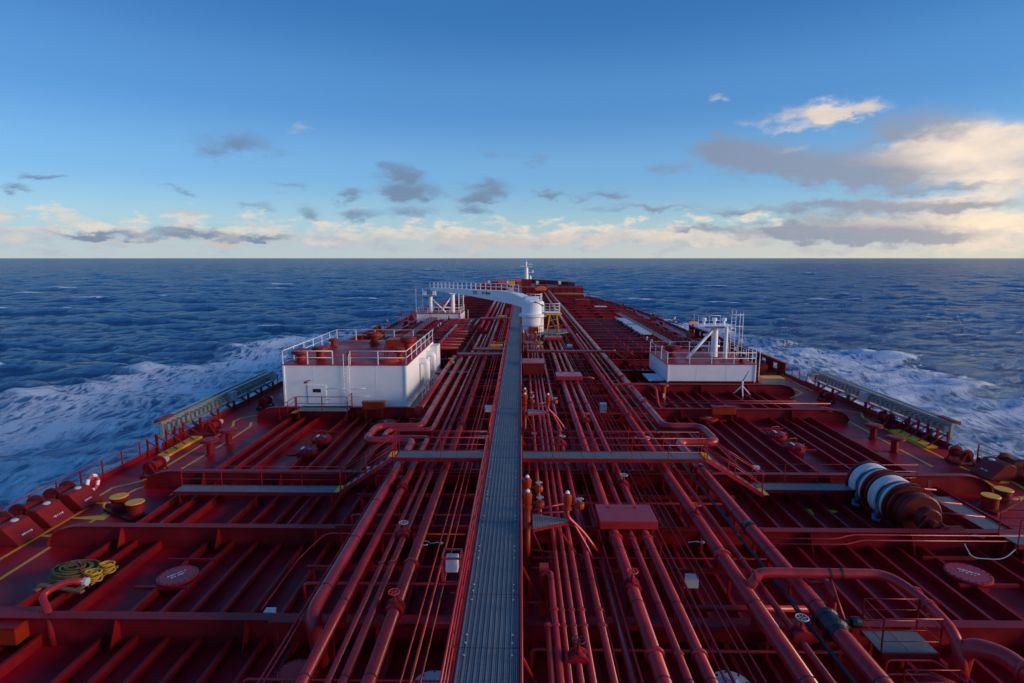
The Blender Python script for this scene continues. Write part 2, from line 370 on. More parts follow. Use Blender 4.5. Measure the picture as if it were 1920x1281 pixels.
# ------------------------------------------------------------------ sea
def build_sea():
    rng = np.random.default_rng(5)
    a_f = np.radians(np.linspace(-62, 62, 861)); a_b = np.radians(np.linspace(62, 298, 60)[1:-1])
    A = np.concatenate([a_f, a_b]); r1 = np.geomspace(18, 2600, 760); r2 = np.geomspace(2600, 90000, 26)[1:]
    RR = np.concatenate([r1, r2]); nA, nR = len(A), len(RR)
    rr, aa = np.meshgrid(RR, A, indexing='ij')
    X = rr * np.sin(aa); Y = rr * np.cos(aa)
    dr = np.gradient(RR)[:, None] * np.ones_like(aa)
    cell = np.maximum(dr, rr * np.radians(.144) ) * 1.0
    cell = np.where(np.abs(((aa + np.pi) % (2 * np.pi)) - np.pi) > np.radians(63), rr * .07, cell)
    Z = np.zeros_like(X); DX = np.zeros_like(X); DY = np.zeros_like(X)
    for i in range(110):
        lam = 2.4 * (80 / 2.4) ** (i / 109.0); kk = 2 * np.pi / lam
        th = np.radians(192) + rng.normal(0, .5); ph = rng.uniform(0, 2 * np.pi)
        amp = .0128 * lam ** .62 * (1 if lam < 24 else (24 / lam) ** .45)
        wgt = np.clip((lam / cell - 2.2) / 2.5, 0, 1)
        arg = kk * (X * np.sin(th) + Y * np.cos(th)) + ph
        s, c = np.sin(arg), np.cos(arg)
        Z += amp * wgt * s; q = .62 * amp * wgt
        DX += q * np.sin(th) * c; DY += q * np.cos(th) * c
    d = np.abs(X - XC)
    outer = np.interp(Y, [-300, 30, 82, 115, 155, 178, 205, 222], [110, 80, 73, 70, 58, 45, 30, 22])
    side = np.sign(X - XC); outer = outer + 3.5 * np.sin(Y * .11 + side * 1.3) + 2.2 * np.sin(Y * .27 + side) + 1.6 * np.sin(Y * .71 + 2 * side) + 1.2 * np.sin(Y * 1.3 + X * .4)
    t = outer - d
    sm = lambda x, a, b: (lambda u: u * u * (3 - 2 * u))(np.clip((x - a) / (b - a), 0, 1))
    W = sm(t, -3, 4) * (1 - .48 * sm(t, 6, 26)) * sm(Y, 226, 205)
    W = W + .55 * sm(d, 42, 27) * sm(Y, 226, 200)
    W = np.where((Y > 224) | (rr > 2000), 0, W)
    Z += .9 * np.exp(-((t - 1.5) / 4.0) ** 2) * (1 + .5 * np.sin(Y * .21 + side) * np.sin(Y * .07)) * sm(Y, 40, 110) * sm(Y, 222, 195)
    verts = np.stack([X + DX, Y + DY, SEA + Z], -1).reshape(-1, 3)
    i0 = np.arange(nR - 1)[:, None] * nA; j = np.arange(nA)[None, :]; j1 = (j + 1) % nA
    q = np.stack([i0 + j, i0 + nA + j, i0 + nA + j1, i0 + j1], -1).reshape(-1, 4)
    me = bpy.data.meshes.new('sea'); nf = len(q)
    me.vertices.add(len(verts)); me.vertices.foreach_set('co', verts.astype(np.float32).ravel())
    me.loops.add(nf * 4); me.loops.foreach_set('vertex_index', q.astype(np.int32).ravel())
    me.polygons.add(nf); me.polygons.foreach_set('loop_start', np.arange(0, nf * 4, 4, dtype=np.int32))
    me.polygons.foreach_set('use_smooth', np.ones(nf, bool)); me.update(calc_edges=True)
    at = me.attributes.new('foam', 'FLOAT', 'POINT'); at.data.foreach_set('value', W.astype(np.float32).ravel())
    steep = np.clip((Z - .80) / .5, 0, 1) * (rr < 1500)
    at = me.attributes.new('crest', 'FLOAT', 'POINT'); at.data.foreach_set('value', steep.astype(np.float32).ravel())
    mt = bpy.data.materials.new('sea_water'); mt.use_nodes = True
    N = mt.node_tree.nodes; L = mt.node_tree.links; b = N['Principled BSDF']; out = N['Material Output']
    def math_(op, a, b_=None, c=None):
        n = N.new('ShaderNodeMath'); n.operation = op
        for k, v in enumerate((a, b_, c)):
            if v is None: continue
            if isinstance(v, (int, float)): n.inputs[k].default_value = v
            else: L.new(v, n.inputs[k])
        return n.outputs[0]
    g = N.new('ShaderNodeNewGeometry')
    def noise(sc, stretch, det, rough, rotz=0):
        mp = N.new('ShaderNodeMapping'); mp.inputs['Scale'].default_value = (*stretch, 1); mp.inputs['Rotation'].default_value = (0, 0, rotz)
        L.new(g.outputs['Position'], mp.inputs['Vector'])
        n = N.new('ShaderNodeTexNoise'); n.inputs['Scale'].default_value = sc; n.inputs['Detail'].default_value = det; n.inputs['Roughness'].default_value = rough
        L.new(mp.outputs[0], n.inputs['Vector']); return n.outputs[0]
    b.inputs['IOR'].default_value = 1.333; b.inputs['Specular IOR Level'].default_value = .38
    wcol = N.new('ShaderNodeMix'); wcol.data_type = 'RGBA'; wcol.inputs[6].default_value = (.0004, .015, .070, 1); wcol.inputs[7].default_value = (.0008, .032, .125, 1)
    L.new(noise(.02, (1, 1), 3, .5), wcol.inputs[0])
    b.inputs['Roughness'].default_value = .12
    h1 = noise(.34, (.36, 1.25), 9, .66, .18); h2 = noise(1.8, (.6, 1.2), 5, .65, -.2)
    bp1 = N.new('ShaderNodeBump'); bp1.inputs['Strength'].default_value = 1.0; bp1.inputs['Distance'].default_value = 1.7; L.new(h1, bp1.inputs['Height'])
    bp2 = N.new('ShaderNodeBump'); bp2.inputs['Strength'].default_value = .8; bp2.inputs['Distance'].default_value = .35; L.new(h2, bp2.inputs['Height']); L.new(bp1.outputs[0], bp2.inputs['Normal'])
    fa = N.new('ShaderNodeAttribute'); fa.attribute_name = 'foam'; ca = N.new('ShaderNodeAttribute'); ca.attribute_name = 'crest'
    f1 = noise(.085, (1.2, .5), 12, .72, .12); f2 = noise(.7, (1.5, .5), 10, .75)
    f = math_('ADD', math_('MULTIPLY_ADD', math_('SUBTRACT', f1, .5), 1.5, .5), math_('MULTIPLY', math_('SUBTRACT', f2, .5), 1.1))
    fsum = math_('ADD', math_('MULTIPLY', fa.outputs['Fac'], .40), f)
    mr = N.new('ShaderNodeMapRange'); mr.interpolation_type = 'SMOOTHSTEP'; mr.inputs[1].default_value = .83; mr.inputs[2].default_value = .97; L.new(fsum, mr.inputs[0])
    csum = math_('MULTIPLY_ADD', ca.outputs['Fac'], .45, noise(.22, (.5, 1.5), 9, .7, .3))
    cr = N.new('ShaderNodeMapRange'); cr.interpolation_type = 'SMOOTHSTEP'; cr.inputs[1].default_value = .80; cr.inputs[2].default_value = 1.0; L.new(csum, cr.inputs[0])
    # lacy net of foam left behind on the wash
    mp = N.new('ShaderNodeMapping'); mp.inputs['Scale'].default_value = (1.5, .5, 1); L.new(g.outputs['Position'], mp.inputs['Vector'])
    wn = N.new('ShaderNodeTexNoise'); wn.inputs['Scale'].default_value = .35; wn.inputs['Detail'].default_value = 5; L.new(mp.outputs[0], wn.inputs['Vector'])
    wv = N.new('ShaderNodeVectorMath'); wv.operation = 'MULTIPLY_ADD'; L.new(wn.outputs['Color'], wv.inputs[0]); wv.inputs[1].default_value = (4, 4, 0); L.new(mp.outputs[0], wv.inputs[2])
    vo = N.new('ShaderNodeTexVoronoi'); vo.feature = 'DISTANCE_TO_EDGE'; vo.inputs['Scale'].default_value = .42; L.new(wv.outputs[0], vo.inputs['Vector'])
    lc = N.new('ShaderNodeMapRange'); lc.interpolation_type = 'SMOOTHSTEP'; lc.inputs[1].default_value = .22; lc.inputs[2].default_value = .02; L.new(vo.outputs['Distance'], lc.inputs[0])
    lw = N.new('ShaderNodeMapRange'); lw.interpolation_type = 'SMOOTHSTEP'; lw.inputs[1].default_value = .48; lw.inputs[2].default_value = .85; L.new(fsum, lw.inputs[0])
    lace = math_('MULTIPLY', math_('MULTIPLY', lc.outputs[0], lw.outputs[0]), .75)
    foam = math_('MAXIMUM', math_('MULTIPLY', math_('MAXIMUM', mr.outputs[0], lace), math_('GREATER_THAN', fa.outputs['Fac'], .01)), cr.outputs[0])
    # aerated water under the foam is paler and greener
    aer = N.new('ShaderNodeMix'); aer.data_type = 'RGBA'; L.new(math_('MULTIPLY', math_('MULTIPLY', fa.outputs['Fac'], f1), 1.0), aer.inputs[0]); L.new(wcol.outputs[2], aer.inputs[6]); aer.inputs[7].default_value = (.02, .26, .46, 1)
    L.new(aer.outputs[2], b.inputs['Base Color']); L.new(bp2.outputs[0], b.inputs['Normal'])
    fo = N.new('ShaderNodeBsdfDiffuse'); fo.inputs['Color'].default_value = (.93, .95, .96, 1)
    bp3 = N.new('ShaderNodeBump'); bp3.inputs['Strength'].default_value = .9; bp3.inputs['Distance'].default_value = .5; L.new(f, bp3.inputs['Height']); L.new(bp3.outputs[0], fo.inputs['Normal'])
    df = N.new('ShaderNodeBsdfDiffuse'); L.new(aer.outputs[2], df.inputs['Color']); L.new(bp1.outputs[0], df.inputs['Normal'])
    gl = N.new('ShaderNodeBsdfGlossy'); gl.inputs['Roughness'].default_value = .06; gl.inputs['Color'].default_value = (.72, .86, 1.0, 1); L.new(bp2.outputs[0], gl.inputs['Normal'])
    fr = N.new('ShaderNodeFresnel'); fr.inputs['IOR'].default_value = 1.333; L.new(bp2.outputs[0], fr.inputs['Normal'])
    wm = N.new('ShaderNodeMixShader'); L.new(math_('MULTIPLY', math_('POWER', fr.outputs[0], 1.5), .40), wm.inputs[0]); L.new(df.outputs[0], wm.inputs[1]); L.new(gl.outputs[0], wm.inputs[2])
    ms = N.new('ShaderNodeMixShader'); L.new(foam, ms.inputs[0]); L.new(wm.outputs[0], ms.inputs[1]); L.new(fo.outputs[0], ms.inputs[2]); L.new(ms.outputs[0], out.inputs['Surface'])
    me.materials.append(mt)
    o = bpy.data.objects.new('sea', me); COL.objects.link(o); o['kind'] = 'structure'
build_sea()

# ------------------------------------------------------------------ hull and main deck
HB = 25.15                                   # half breadth
def halfb(y):
    return float(np.interp(y, [-60, 115, 130, 151, 173, 185, 197, 207, 214, 218], [HB, HB, 24.6, 22.6, 19.4, 17.2, 13.8, 9.6, 4.6, 1.2]))
YS = [-40, 0, 40, 80, 115] + list(np.linspace(122, 218, 25))
FC = 182.0                                   # forecastle bulkhead
deck = MB()
def outline(z, shrink=0.0, y0=-40, y1=218):
    ys = [q for q in YS if y0 <= q <= y1]
    return [(XC + halfb(q) - shrink, q, z) for q in ys] + [(XC - halfb(q) + shrink, q, z) for q in ys][::-1]
top, bot = outline(0), outline(SEA - 6, 1.2)
n = len(top); deck._add(top + bot, [tuple(range(n))] + [(i, (i + 1) % n, n + (i + 1) % n, n + i) for i in range(n)])
main_deck = deck.build('main_deck', 'deck_red'); main_deck['kind'] = 'structure'
# longitudinal stiffeners (one continuous bar each)
def stiff_mesh():
    return MB().box(-.018, .018, 7, 180, 0, .36).box(-.062, .062, 7, 180, .36, .385).mesh('deck_stiffener', 'frame_red')
sm_ = stiff_mesh()
for k in range(-19, 20):
    x = XC + k * 1.01
    if k in (-16, 15): continue
    inst('deck_stiffener', sm_, main_deck, (x, 0, 0))
# transverse girders with rounded ends
def girder_mesh(hl=21.9, ht=1.0):
    prof = []
    for i in range(9):
        t = i / 8 * math.pi / 2
        prof.append((hl - 1.5 + 1.5 * math.cos(t), .12 + (ht - .12) * math.sin(t)))
    pts = [(hl, 0)] + prof
    full = pts + [(-x, z) for (x, z) in pts][::-1]
    b = MB().prism([(x, -.012, z) for x, z in full], (0, .024, 0))
    curve = prof + [(-x, z) for (x, z) in prof][::-1]
    for i in range(len(curve) - 1):
        (x0, z0), (x1, z1) = curve[i], curve[i + 1]
        b._add([(x0, -.17, z0), (x0, .17, z0), (x1, .17, z1), (x1, -.17, z1), (x0, -.17, z0 + .03), (x0, .17, z0 + .03), (x1, .17, z1 + .03), (x1, -.17, z1 + .03)],
               [(0, 1, 2, 3), (7, 6, 5, 4), (0, 4, 5, 1), (2, 6, 7, 3), (1, 5, 6, 2), (3, 7, 4, 0)])
    for x in np.arange(-18.7, 19, 4.04):
        b._add([(x - .01, -.012, .1), (x + .01, -.012, .1), (x + .01, -.55, .1), (x - .01, -.55, .1), (x - .01, -.012, .98), (x + .01, -.012, .98), (x + .01, -.16, .98), (x - .01, -.16, .98)],
               [(0, 1, 2, 3), (7, 6, 5, 4), (0, 4, 5, 1), (1, 5, 6, 2), (2, 6, 7, 3), (3, 7, 4, 0)])
    return b.mesh('transverse_girder', 'frame_red')
GY = [10.0, 16.05, 22.05, 28.2, 41.0, 49.3] + [55.4 + 6.1 * i for i in range(21)]
gm = girder_mesh()
for y in GY:
    s = min(1.0, (halfb(y) - 2.6) / 21.9)
    o = inst('transverse_girder', gm, main_deck, (XC, y, 0)); o.scale = (s, 1, 1)
# pipe support frames: a cross beam on legs, low over the stiffeners
def support_mesh():
    b = MB().box(-7.4, -1.7, -.06, .06, 1.30, 1.44).box(.2, 9.6, -.06, .06, 1.30, 1.44)
    for x in (-7.2, -5.55, -3.95, -1.9, .4, 2.0, 3.75, 5.6, 7.2, 9.3): b.box(x - .05, x + .05, -.055, .055, 0, 1.31)
    for x in (-5.93, -5.19, -3.62, 3.44, 4.55, 6.8, 8.55): b.box(x - .10, x + .10, -.05, .05, 1.44, 1.80)
    return b.mesh('pipe_support', 'frame_red')
spm = support_mesh(); y = 12.2
SUP = []
while y < 172:
    if all(abs(y - g) > .5 for g in GY): inst('pipe_support', spm, main_deck, (0, y, 0)); SUP.append(y)
    y += 3.05
for x, zz, r in ((-6.55, 1.49, .03), (-6.42, 1.49, .022), (-3.0, 1.5, .03), (-2.75, 1.5, .045), (-2.5, 1.48, .025), (2.52, 1.49, .03), (3.05, 1.5, .04), (5.15, 1.49, .03), (5.35, 1.5, .045), (5.9, 1.5, .025), (6.15, 1.49, .03), (9.15, 1.49, .03), (9.3, 1.5, .04)):
    MB().tube([(x, 8, zz), (x, 120, zz)], r, 8).build('cable_conduit', 'pipe_red', main_deck)
for k, y in enumerate((13.4, 14.6, 17.7, 19.4, 23.1, 24.3, 27.3, 29.6, 31.4, 35.2, 37.1, 38.9, 43.0, 44.6, 47.6, 51.2, 53.1, 58.6, 60.2, 63.0)):
    a, b = ((-7.3, -1.8), (.3, 9.4))[k % 2]; MB().tube(fillet([(a, y, .5), (a, y, 1.05 + .05 * (k % 4)), (b, y, 1.05 + .05 * (k % 4)), (b, y, .5)], .2), .03 + .015 * (k % 3), 8).build('drain_line', 'pipe_red', main_deck)
# painted walkway lines and hazard marks
def line(px, w=.17, z=.006): MB().strip([G(*q, 0) for q in px], w, z).build('painted_line', 'yellow', main_deck)
for seg in ([(-160, 1148), (0, 1049), (164, 953), (163, 944), (211, 915), (267, 902), (437, 799), (438, 790.6), (450, 785), (480, 779)],
            [(-160, 1187), (0, 1086), (112, 1015)], [(157, 987), (218, 951)], [(237.5, 927), (256, 917), (281, 909.5)], [(330, 885.6), (388, 851)], [(405, 840.6), (421.6, 830.5)], [(434, 823), (469, 800), (471, 792)],
            [(1571.7, 768), (1615, 775), (1618.6, 784), (1812, 880.6), (1892.5, 901), (2100, 1013)],
            [(1580.8, 775), (1580.8, 784), (1633.5, 813)], [(1645, 820), (1676, 836.6)], [(1687, 843), (1748, 875)], [(1819, 896), (1846.6, 901), (1874, 918)], [(1452, 694), (1497, 721), (1524, 733)], [(1482, 747), (1504, 737), (1488, 728)]): line(seg)
def mark(px): MB()._add([G(*q, 0) + Vector((0, 0, .012)) for q in px], [tuple(range(len(px)))]).build('hazard_mark', 'yellow', main_deck)
for q in ([(62, 1005), (119, 1001), (112, 1010)], [(121, 972), (208, 965), (194, 976)], [(166, 944), (218, 941), (214, 947)], [(223, 948), (265.6, 963.4), (233, 970.5)],
          [(1873, 907), (1884.5, 894), (1893.6, 907)], [(1852.5, 953), (1893.8, 938), (1888, 959)], [(1895.6, 936), (1930, 928), (1930, 938)],
          [(1504, 954), (1520, 955), (1527, 965), (1513, 965)], [(1533, 955), (1571, 958), (1568, 962), (1540, 963)], [(1414, 919), (1447, 919), (1447, 925), (1416, 924)], [(316, 930), (326, 922), (334, 926)], [(1776, 914), (1790, 919), (1772, 920)]): mark(q)

# ------------------------------------------------------------------ ship-side rails
def side_rail(side, ya, yb, label, step=1.5):
    pts = [(XC + side * (halfb(q) - .12), q, 0) for q in ([ya] + [t for t in YS if ya < t < yb] + [yb])]
    t = thing('side_rail', label, 'railing', pts[0], 'rails along the deck edge')
    b = MB()
    for i in range(len(pts) - 1): b.beam(Vector(pts[i]) + Vector((0, 0, .15)), Vector(pts[i + 1]) + Vector((0, 0, .15)), .03, .3)
    b.build('fish_plate', 'frame_red', t)
    railing(t, pts, 1.1, 3, step, 'frame_red', .018, .06); return t
side_rail(-1, 14, 34, 'dark red side rail beside the three winch boxes on the left')
side_rail(-1, 52, 62, 'short red side rail left of the large white deckhouse')
side_rail(-1, 92, 178, 'long red side rail curving to the bow, far left', 2.4)
side_rail(1, 19, 33, 'red side rail near the right edge, aft of the grey gangway')
side_rail(1, 52, 58, 'short red side rail at the forward end of the right gangway')
side_rail(1, 92, 178, 'long red side rail curving to the bow, far right', 2.4)
def bulwark(side, label):
    x = XC + side * (HB - .10); t = thing('bulwark', label, 'bulwark', (x, 58, 0), 'bulwarks beside the manifolds')
    ya, yb = 58.0, 92.0
    MB().box(x - .15, x + .15, ya, yb, 1.25, 1.32).build('capping', 'bulwark_red', t)
    MB().box(x - .02, x + .02, ya, yb, 0, .35).build('lower_plate', 'bulwark_red', t)
    MB().box(x - .02, x + .02, ya, yb, .95, 1.25).build('upper_plate', 'bulwark_red', t)
    pm = cached('bulw', lambda: MB().box(-.025, .025, -.85, .85, .35, .95).box(-.5, .05, -.03, .03, 0, 1.2).mesh('panel', 'bulwark_red'))
    y = ya + .85
    while y < yb: inst('panel', pm, t, (x, y, 0), (0, 0, 0 if side > 0 else math.pi)); y += 2.85
bulwark(-1, 'dark red bulwark with openings left of the port manifold')
bulwark(1, 'dark red bulwark with openings above the right bow wash')

# ------------------------------------------------------------------ catwalk
cz, cx0, cx1 = 2.8, -1.48, -.03
cw = thing('catwalk', 'long grey grating catwalk with red rails down the middle of the deck', 'catwalk', ((cx0 + cx1) / 2, 8, 0))
pb = MB().box(cx0, cx1, .012, 2.168, -.04, 0)
pb.mesh
pm = pb.mesh('grating_panel', 'grating')
bb = MB()
for k in range(11):
    x = cx0 + .05 + k * (cx1 - cx0 - .1) / 10; bb.box(x - .010, x + .010, .012, 2.168, .0, .014)
bm_ = bb.mesh('bearing_bars', 'galv')
bt = MB()
for yy in (.15, .45, 1.9):
    for x in (cx0 + .16, cx1 - .16): bt.lathe((x, yy, 0), [(.022, .014), (.022, .03)], 6)
btm = bt.mesh('clips', 'slab')
y = 8.0
while y < 174:
    p = inst('grating_panel', pm, cw, (0, y, cz)); inst('bearing_bars', bm_, p, (0, y, cz))
    if y < 60: inst('clips', btm, p, (0, y, cz))
    y += 2.18
for x in (cx0 - .05, cx1 + .05): MB().box(x - .03, x + .03, 8, 176, 2.56, 2.86).build('stringer', 'frame_red', cw)
for y in np.arange(10, 176, 6.1):
    for x in (cx0 - .02, cx1 + .02): inst('support_leg', post_mesh(2.6, .14, 'frame_red'), cw, (x, y, 0))
for x, runs in ((cx0 - .06, [(8, 25.3), (26.7, 56), (57.4, 176)]), (cx1 + .06, [(8, 25.3), (26.7, 48), (49.4, 71), (76, 176)])):
    for a, b in runs: railing(cw, [(x, a, cz), (x, b, cz)], 1.1, 3, 1.9, 'pipe_red', .024, .055)

for y in (9.6, 12.5, 16.6, 24.0, 29.5, 36.0, 39.5, 43.5, 52.0, 58.0):
    MB().beam((.06, y, 2.45), (.62, y, 1.25), .05, .05).build('knee_brace', 'pipe_red', cw); MB().beam((.0, y, 1.22), (.75, y, 1.22), .06, .06).build('bracket', 'pipe_red', cw)
    MB().beam((-1.55, y + .4, 2.5), (-2.1, y + .4, 1.3), .05, .05).build('knee_brace', 'pipe_red', cw); MB().beam((-1.5, y + .4, 1.27), (-2.25, y + .4, 1.27), .06, .06).build('bracket', 'pipe_red', cw)
# ------------------------------------------------------------------ pipes
def pipe(label, path, r, name='deck_pipe', bands=None, flanges=(), mat='pipe_red', group='pipes running along the deck', rad=None, n=14, clamps=()):
    P = [Vector(q) for q in path]; t = thing(name, label, 'pipe', P[0], group)
    MB().tube(fillet(P, rad or r * 3.2, 7), r, n).build('tube', mat, t)
    def onpipe(y):
        for i in range(len(P) - 1):
            a, b = P[i], P[i + 1]
            if abs(b.y - a.y) > .5 and min(a.y, b.y) <= y <= max(a.y, b.y): return a.lerp(b, (y - a.y) / (b.y - a.y))
        return None
    if bands:
        y = min(q.y for q in P) + bands * .4; ym = max(q.y for q in P)
        while y < min(ym, 110):
            p = onpipe(y)
            if p: inst('weld_band', ring_mesh(r * 1.035, .045, 'band'), t, p)
            y += bands
    for y in flanges:
        p = onpipe(y)
        if p: inst('flange', ring_mesh(r * 1.38, .11, mat), t, p)
    for y in clamps:
        p = onpipe(y)
        if p: inst('coupling', ring_mesh(r * 1.12, .34, 'black'), t, p)
    return t
z = 2.0
E_ = lambda x, y, z=2.0: (x, y, z)
pipe('thick red pipe left of the catwalk, ending nearest in a downturned elbow', [(-5.75, 14.9, .35), (-5.93, 14.75, 2), (-5.93, 30.25, 2), (-8.6, 30.25, 2), (-8.6, 32.9, 2), (-5.93, 32.9, 2), (-5.93, 56, 2)], .215, bands=3.05, flanges=(27.4,), rad=.62)
pipe('second red pipe from the left, with the inner loop of the bend', [(-5.19, 8, 2), (-5.19, 30.75, 2), (-7.75, 30.75, 2), (-7.75, 32.2, 2), (-5.19, 32.2, 2), (-5.19, 74, 2)], .15, bands=3.05, flanges=(27.2,), rad=.45)
pipe('thin red pipe, third from the left of the group beside the catwalk', [(-4.58, 8, 2), (-4.58, 74, 2)], .085, bands=6.1, flanges=(17.4, 26.9, 40))
pipe('medium red pipe, fourth from the left beside the catwalk', [(-4.22, 8, 2), (-4.22, 150, 2)], .115, bands=3.05, flanges=(17.4, 26.9, 40, 61))
pipe('thick red pipe nearest the left side of the catwalk', [(-3.61, 8, 2), (-3.61, 150, 2)], .175, bands=3.05, flanges=(17.4, 26.9, 40, 61))
pipe('short thick red pipe with an open flared end by the large deckhouse', [(-6.75, 36.7, 2), (-6.75, 57, 2)], .23, bands=3.05, flanges=(36.75,))
pipe('forward red pipe left of the catwalk with a blind flange facing aft', [(-5.95, 81, 2), (-5.95, 165, 2)], .28, bands=4, flanges=(81.1, 90))
pipe('forward thin red pipe left of the catwalk before the crane', [(-5.0, 78, 2), (-5.0, 165, 2)], .2, bands=4, flanges=(78.2, 92))
pipe('red pipe with a rail alongside, right of the port manifold walkway', [(-10.0, 62, 1.6), (-10.0, 88, 1.6)], .24, bands=5)
pipe('short red pipe run ahead of the port manifold', [(-8.3, 83, 1.5), (-8.3, 97, 1.5)], .2, flanges=(83.2,))
pipe('short red pipe run ahead of the port manifold, right one of two', [(-7.2, 81, 1.5), (-7.2, 97, 1.5)], .2, flanges=(81.2,))
for x, r, a, b, lab in ((.76, .085, 8, 17.0, 'short thin red pipe closest to the right side of the catwalk'), (.97, .10, 8, 17.0, 'thin red pipe with a bent upper end right of the catwalk'),
                   (1.19, .075, 8, 72, 'third thin red pipe right of the catwalk'), (1.46, .085, 8, 72, 'fourth thin red pipe right of the catwalk'),
                   (1.74, .095, 8, 72, 'fifth thin red pipe right of the catwalk, under the monitor platform'), (2.24, .10, 8, 72, 'sixth thin red pipe right of the catwalk')):
    path = [(x, a, 2), (x, b, 2)]
    if x == .97: path = [(x, a, 2), (x, b, 2), (.76, b + .05, 1.95), (.76, b + .05, 1.0)]
    if x == .76: path = [(x, a, 2), (x, 14.4, 2)]
    pipe(lab, path, r, bands=6.1, flanges=(14.3, 15.0, 26.6, 28, 45), rad=.25)
for x, a, b, lab in ((.76, 20, 72, 'thin red pipe with white collars running forward from the foam monitors'),):
    pipe(lab, [(x, a, 2), (x, b, 2)], .085, flanges=(26.7, 28.0, 40, 43))
pipe('thin red pipe fed by the bent foam line, nearest right', [(2.78, 8, 1.7), (2.78, 18.4, 1.7)], .10, bands=6)
pipe('thick left pipe of the three under the flat red covers', [(3.42, 8, 2), (3.42, 74, 2)], .19, bands=3.05, flanges=(13.2, 19.2, 21.4, 26.7, 38.2))
pipe('thin middle pipe of the three under the flat red covers', [(4.03, 8, 2), (4.03, 74, 2)], .105, bands=3.05, flanges=(13.2, 19.2, 21.4, 26.7, 38.2))
pipe('right pipe of the three under the flat red covers', [(4.55, 8, 2), (4.55, 74, 2)], .155, bands=3.05, flanges=(13.2, 19.2, 21.4, 26.7, 38.2))
pipe('thick red main pipe running straight to the bow, left of the black pipe', [(6.82, 8, 2), (6.82, 178, 2)], .225, bands=3.05, flanges=(18.0, 26.5, 38.6, 47))
pipe('thin red pipe between the thick main pipe and the black pipe', [(7.48, 8, 1.9), (7.48, 76, 1.9)], .095, bands=6, flanges=(18.0, 26.5, 38.6))
pipe('thin black pipe beside the right main pipe, with a square loop', [(8.0, 8, 1.95), (8.0, 29.6, 1.95), (10.0, 29.6, 1.95), (10.0, 32.4, 1.95), (8.0, 32.4, 1.95), (8.0, 178, 1.95)], .06, mat='black', clamps=(15.2, 19.6, 30), rad=.15, name='hydraulic_line')
pipe('thickest red main pipe right of the black line, with a wide loop and black couplings', [(8.57, 8, 2), (8.57, 30.2, 2), (10.75, 30.2, 2), (10.75, 33.1, 2), (8.57, 33.1, 2), (8.57, 178, 2)], .235, bands=3.05, flanges=(38.6, 47), clamps=(10.6, 14.2, 20.2, 26.1), rad=.62)
# valve in the thickest main pipe
v = thing('butterfly_valve', 'black and red valve body fitted in the thickest right pipe', 'valve', (8.57, 14.7, 1.7))
MB().lathe((8.57, 14.2, 2), [(.26, 0), (.34, .05), (.34, .12), (.29, .16), (.29, .5), (.34, .54), (.34, .62), (.26, .66)], 20, 'y').build('body', 'black', v)
MB().tube([(8.8, 14.5, 2.1), (9.15, 14.5, 2.1)], .07, 8).lathe((9.2, 14.5, 2.1), [(.14, -.12), (.16, 0), (.14, .14)], 12, 'x').build('actuator', 'black', v)
v = thing('pipe_valve', 'small red valve with actuator right of the thickest pipe', 'valve', (9.4, 16.3, 0))
MB().tube(fillet([(8.8, 16.6, 2.05), (9.45, 16.6, 2.05), (9.45, 16.1, 2.05), (9.45, 16.1, .4)], .25), .14, 12).build('body', 'pipe_red', v)
MB().lathe((9.05, 16.6, 2.2), [(.05, -.1), (.16, 0), (.16, .1), (.05, .12)], 14).build('actuator', 'black', v)
# branch pipe at the lower right
t = pipe('thick red branch pipe curving right from the main pipe over the tank deck', [(6.85, 16.0, 2.05), (7.25, 16.25, 2.5), (7.6, 16.25, 2.52), (11.1, 16.25, 2.5), (11.45, 15.3, 2.4), (11.5, 13.9, 2.2), (11.5, 13.55, 1.2)], .15, name='branch_pipe', rad=.5, group='pipes at the lower right')
for p, d in (((7.15, 16.2, 2.4), 'x'),): MB().lathe(p, [(.2, -.05), (.2, .05)], 18, d).build('flange', 'pipe_red', t)
for yy in (15.45, 14.9): inst('flange', ring_mesh(.21, .10, 'pipe_red'), t, (11.46, yy, 2.36 if yy > 15 else 2.32))
for x in (9.4, 9.75): MB().lathe((x, 16.25, 2.51), [(.165, -.025), (.165, .025)], 16, 'x').build('weld_band', 'band', t)
MB().tube([(9.4, 16.25, 2.4), (9.75, 15.4, .8)], .05, 8).build('brace', 'pipe_red', t)
t = pipe('fat red vapour pipe with flanges leaving the picture at the lower right', [(11.65, 13.95, .6), (11.65, 13.75, 2.0), (12.25, 13.35, 2.05), (12.35, 12.6, 2.0), (12.4, 8, 2)], .23, name='vapour_pipe', rad=.5, group='pipes at the lower right')
for yy in (12.75, 12.2): inst('flange', ring_mesh(.31, .1, 'pipe_red'), t, (12.37, yy, 2.0))
t = thing('valve_block', 'low red valve block under the railed platforms, lower right', 'valve', (11.6, 12.9, 0))
MB().obox((11.6, 12.9, .55), (.9, .8, .7), .2).build('body', 'frame_red', t, .03)
MB().lathe((11.6, 12.9, .9), [(.45, 0), (.45, .12), (.2, .14), (.2, .4)], 18).build('bonnet', 'frame_red', t)
t = thing('valve_elbow', 'red pipe elbow rising from the deck between the two railed platforms', 'pipe', (10.8, 13.4, 0))
MB().tube(fillet([(10.6, 13.9, 0), (10.6, 13.9, 1.0), (11.2, 13.3, 1.0)], .4), .22, 14).build('tube', 'frame_red', t)
MB().lathe((10.6, 13.9, .3), [(.3, 0), (.3, .1)], 18).build('flange', 'frame_red', t)
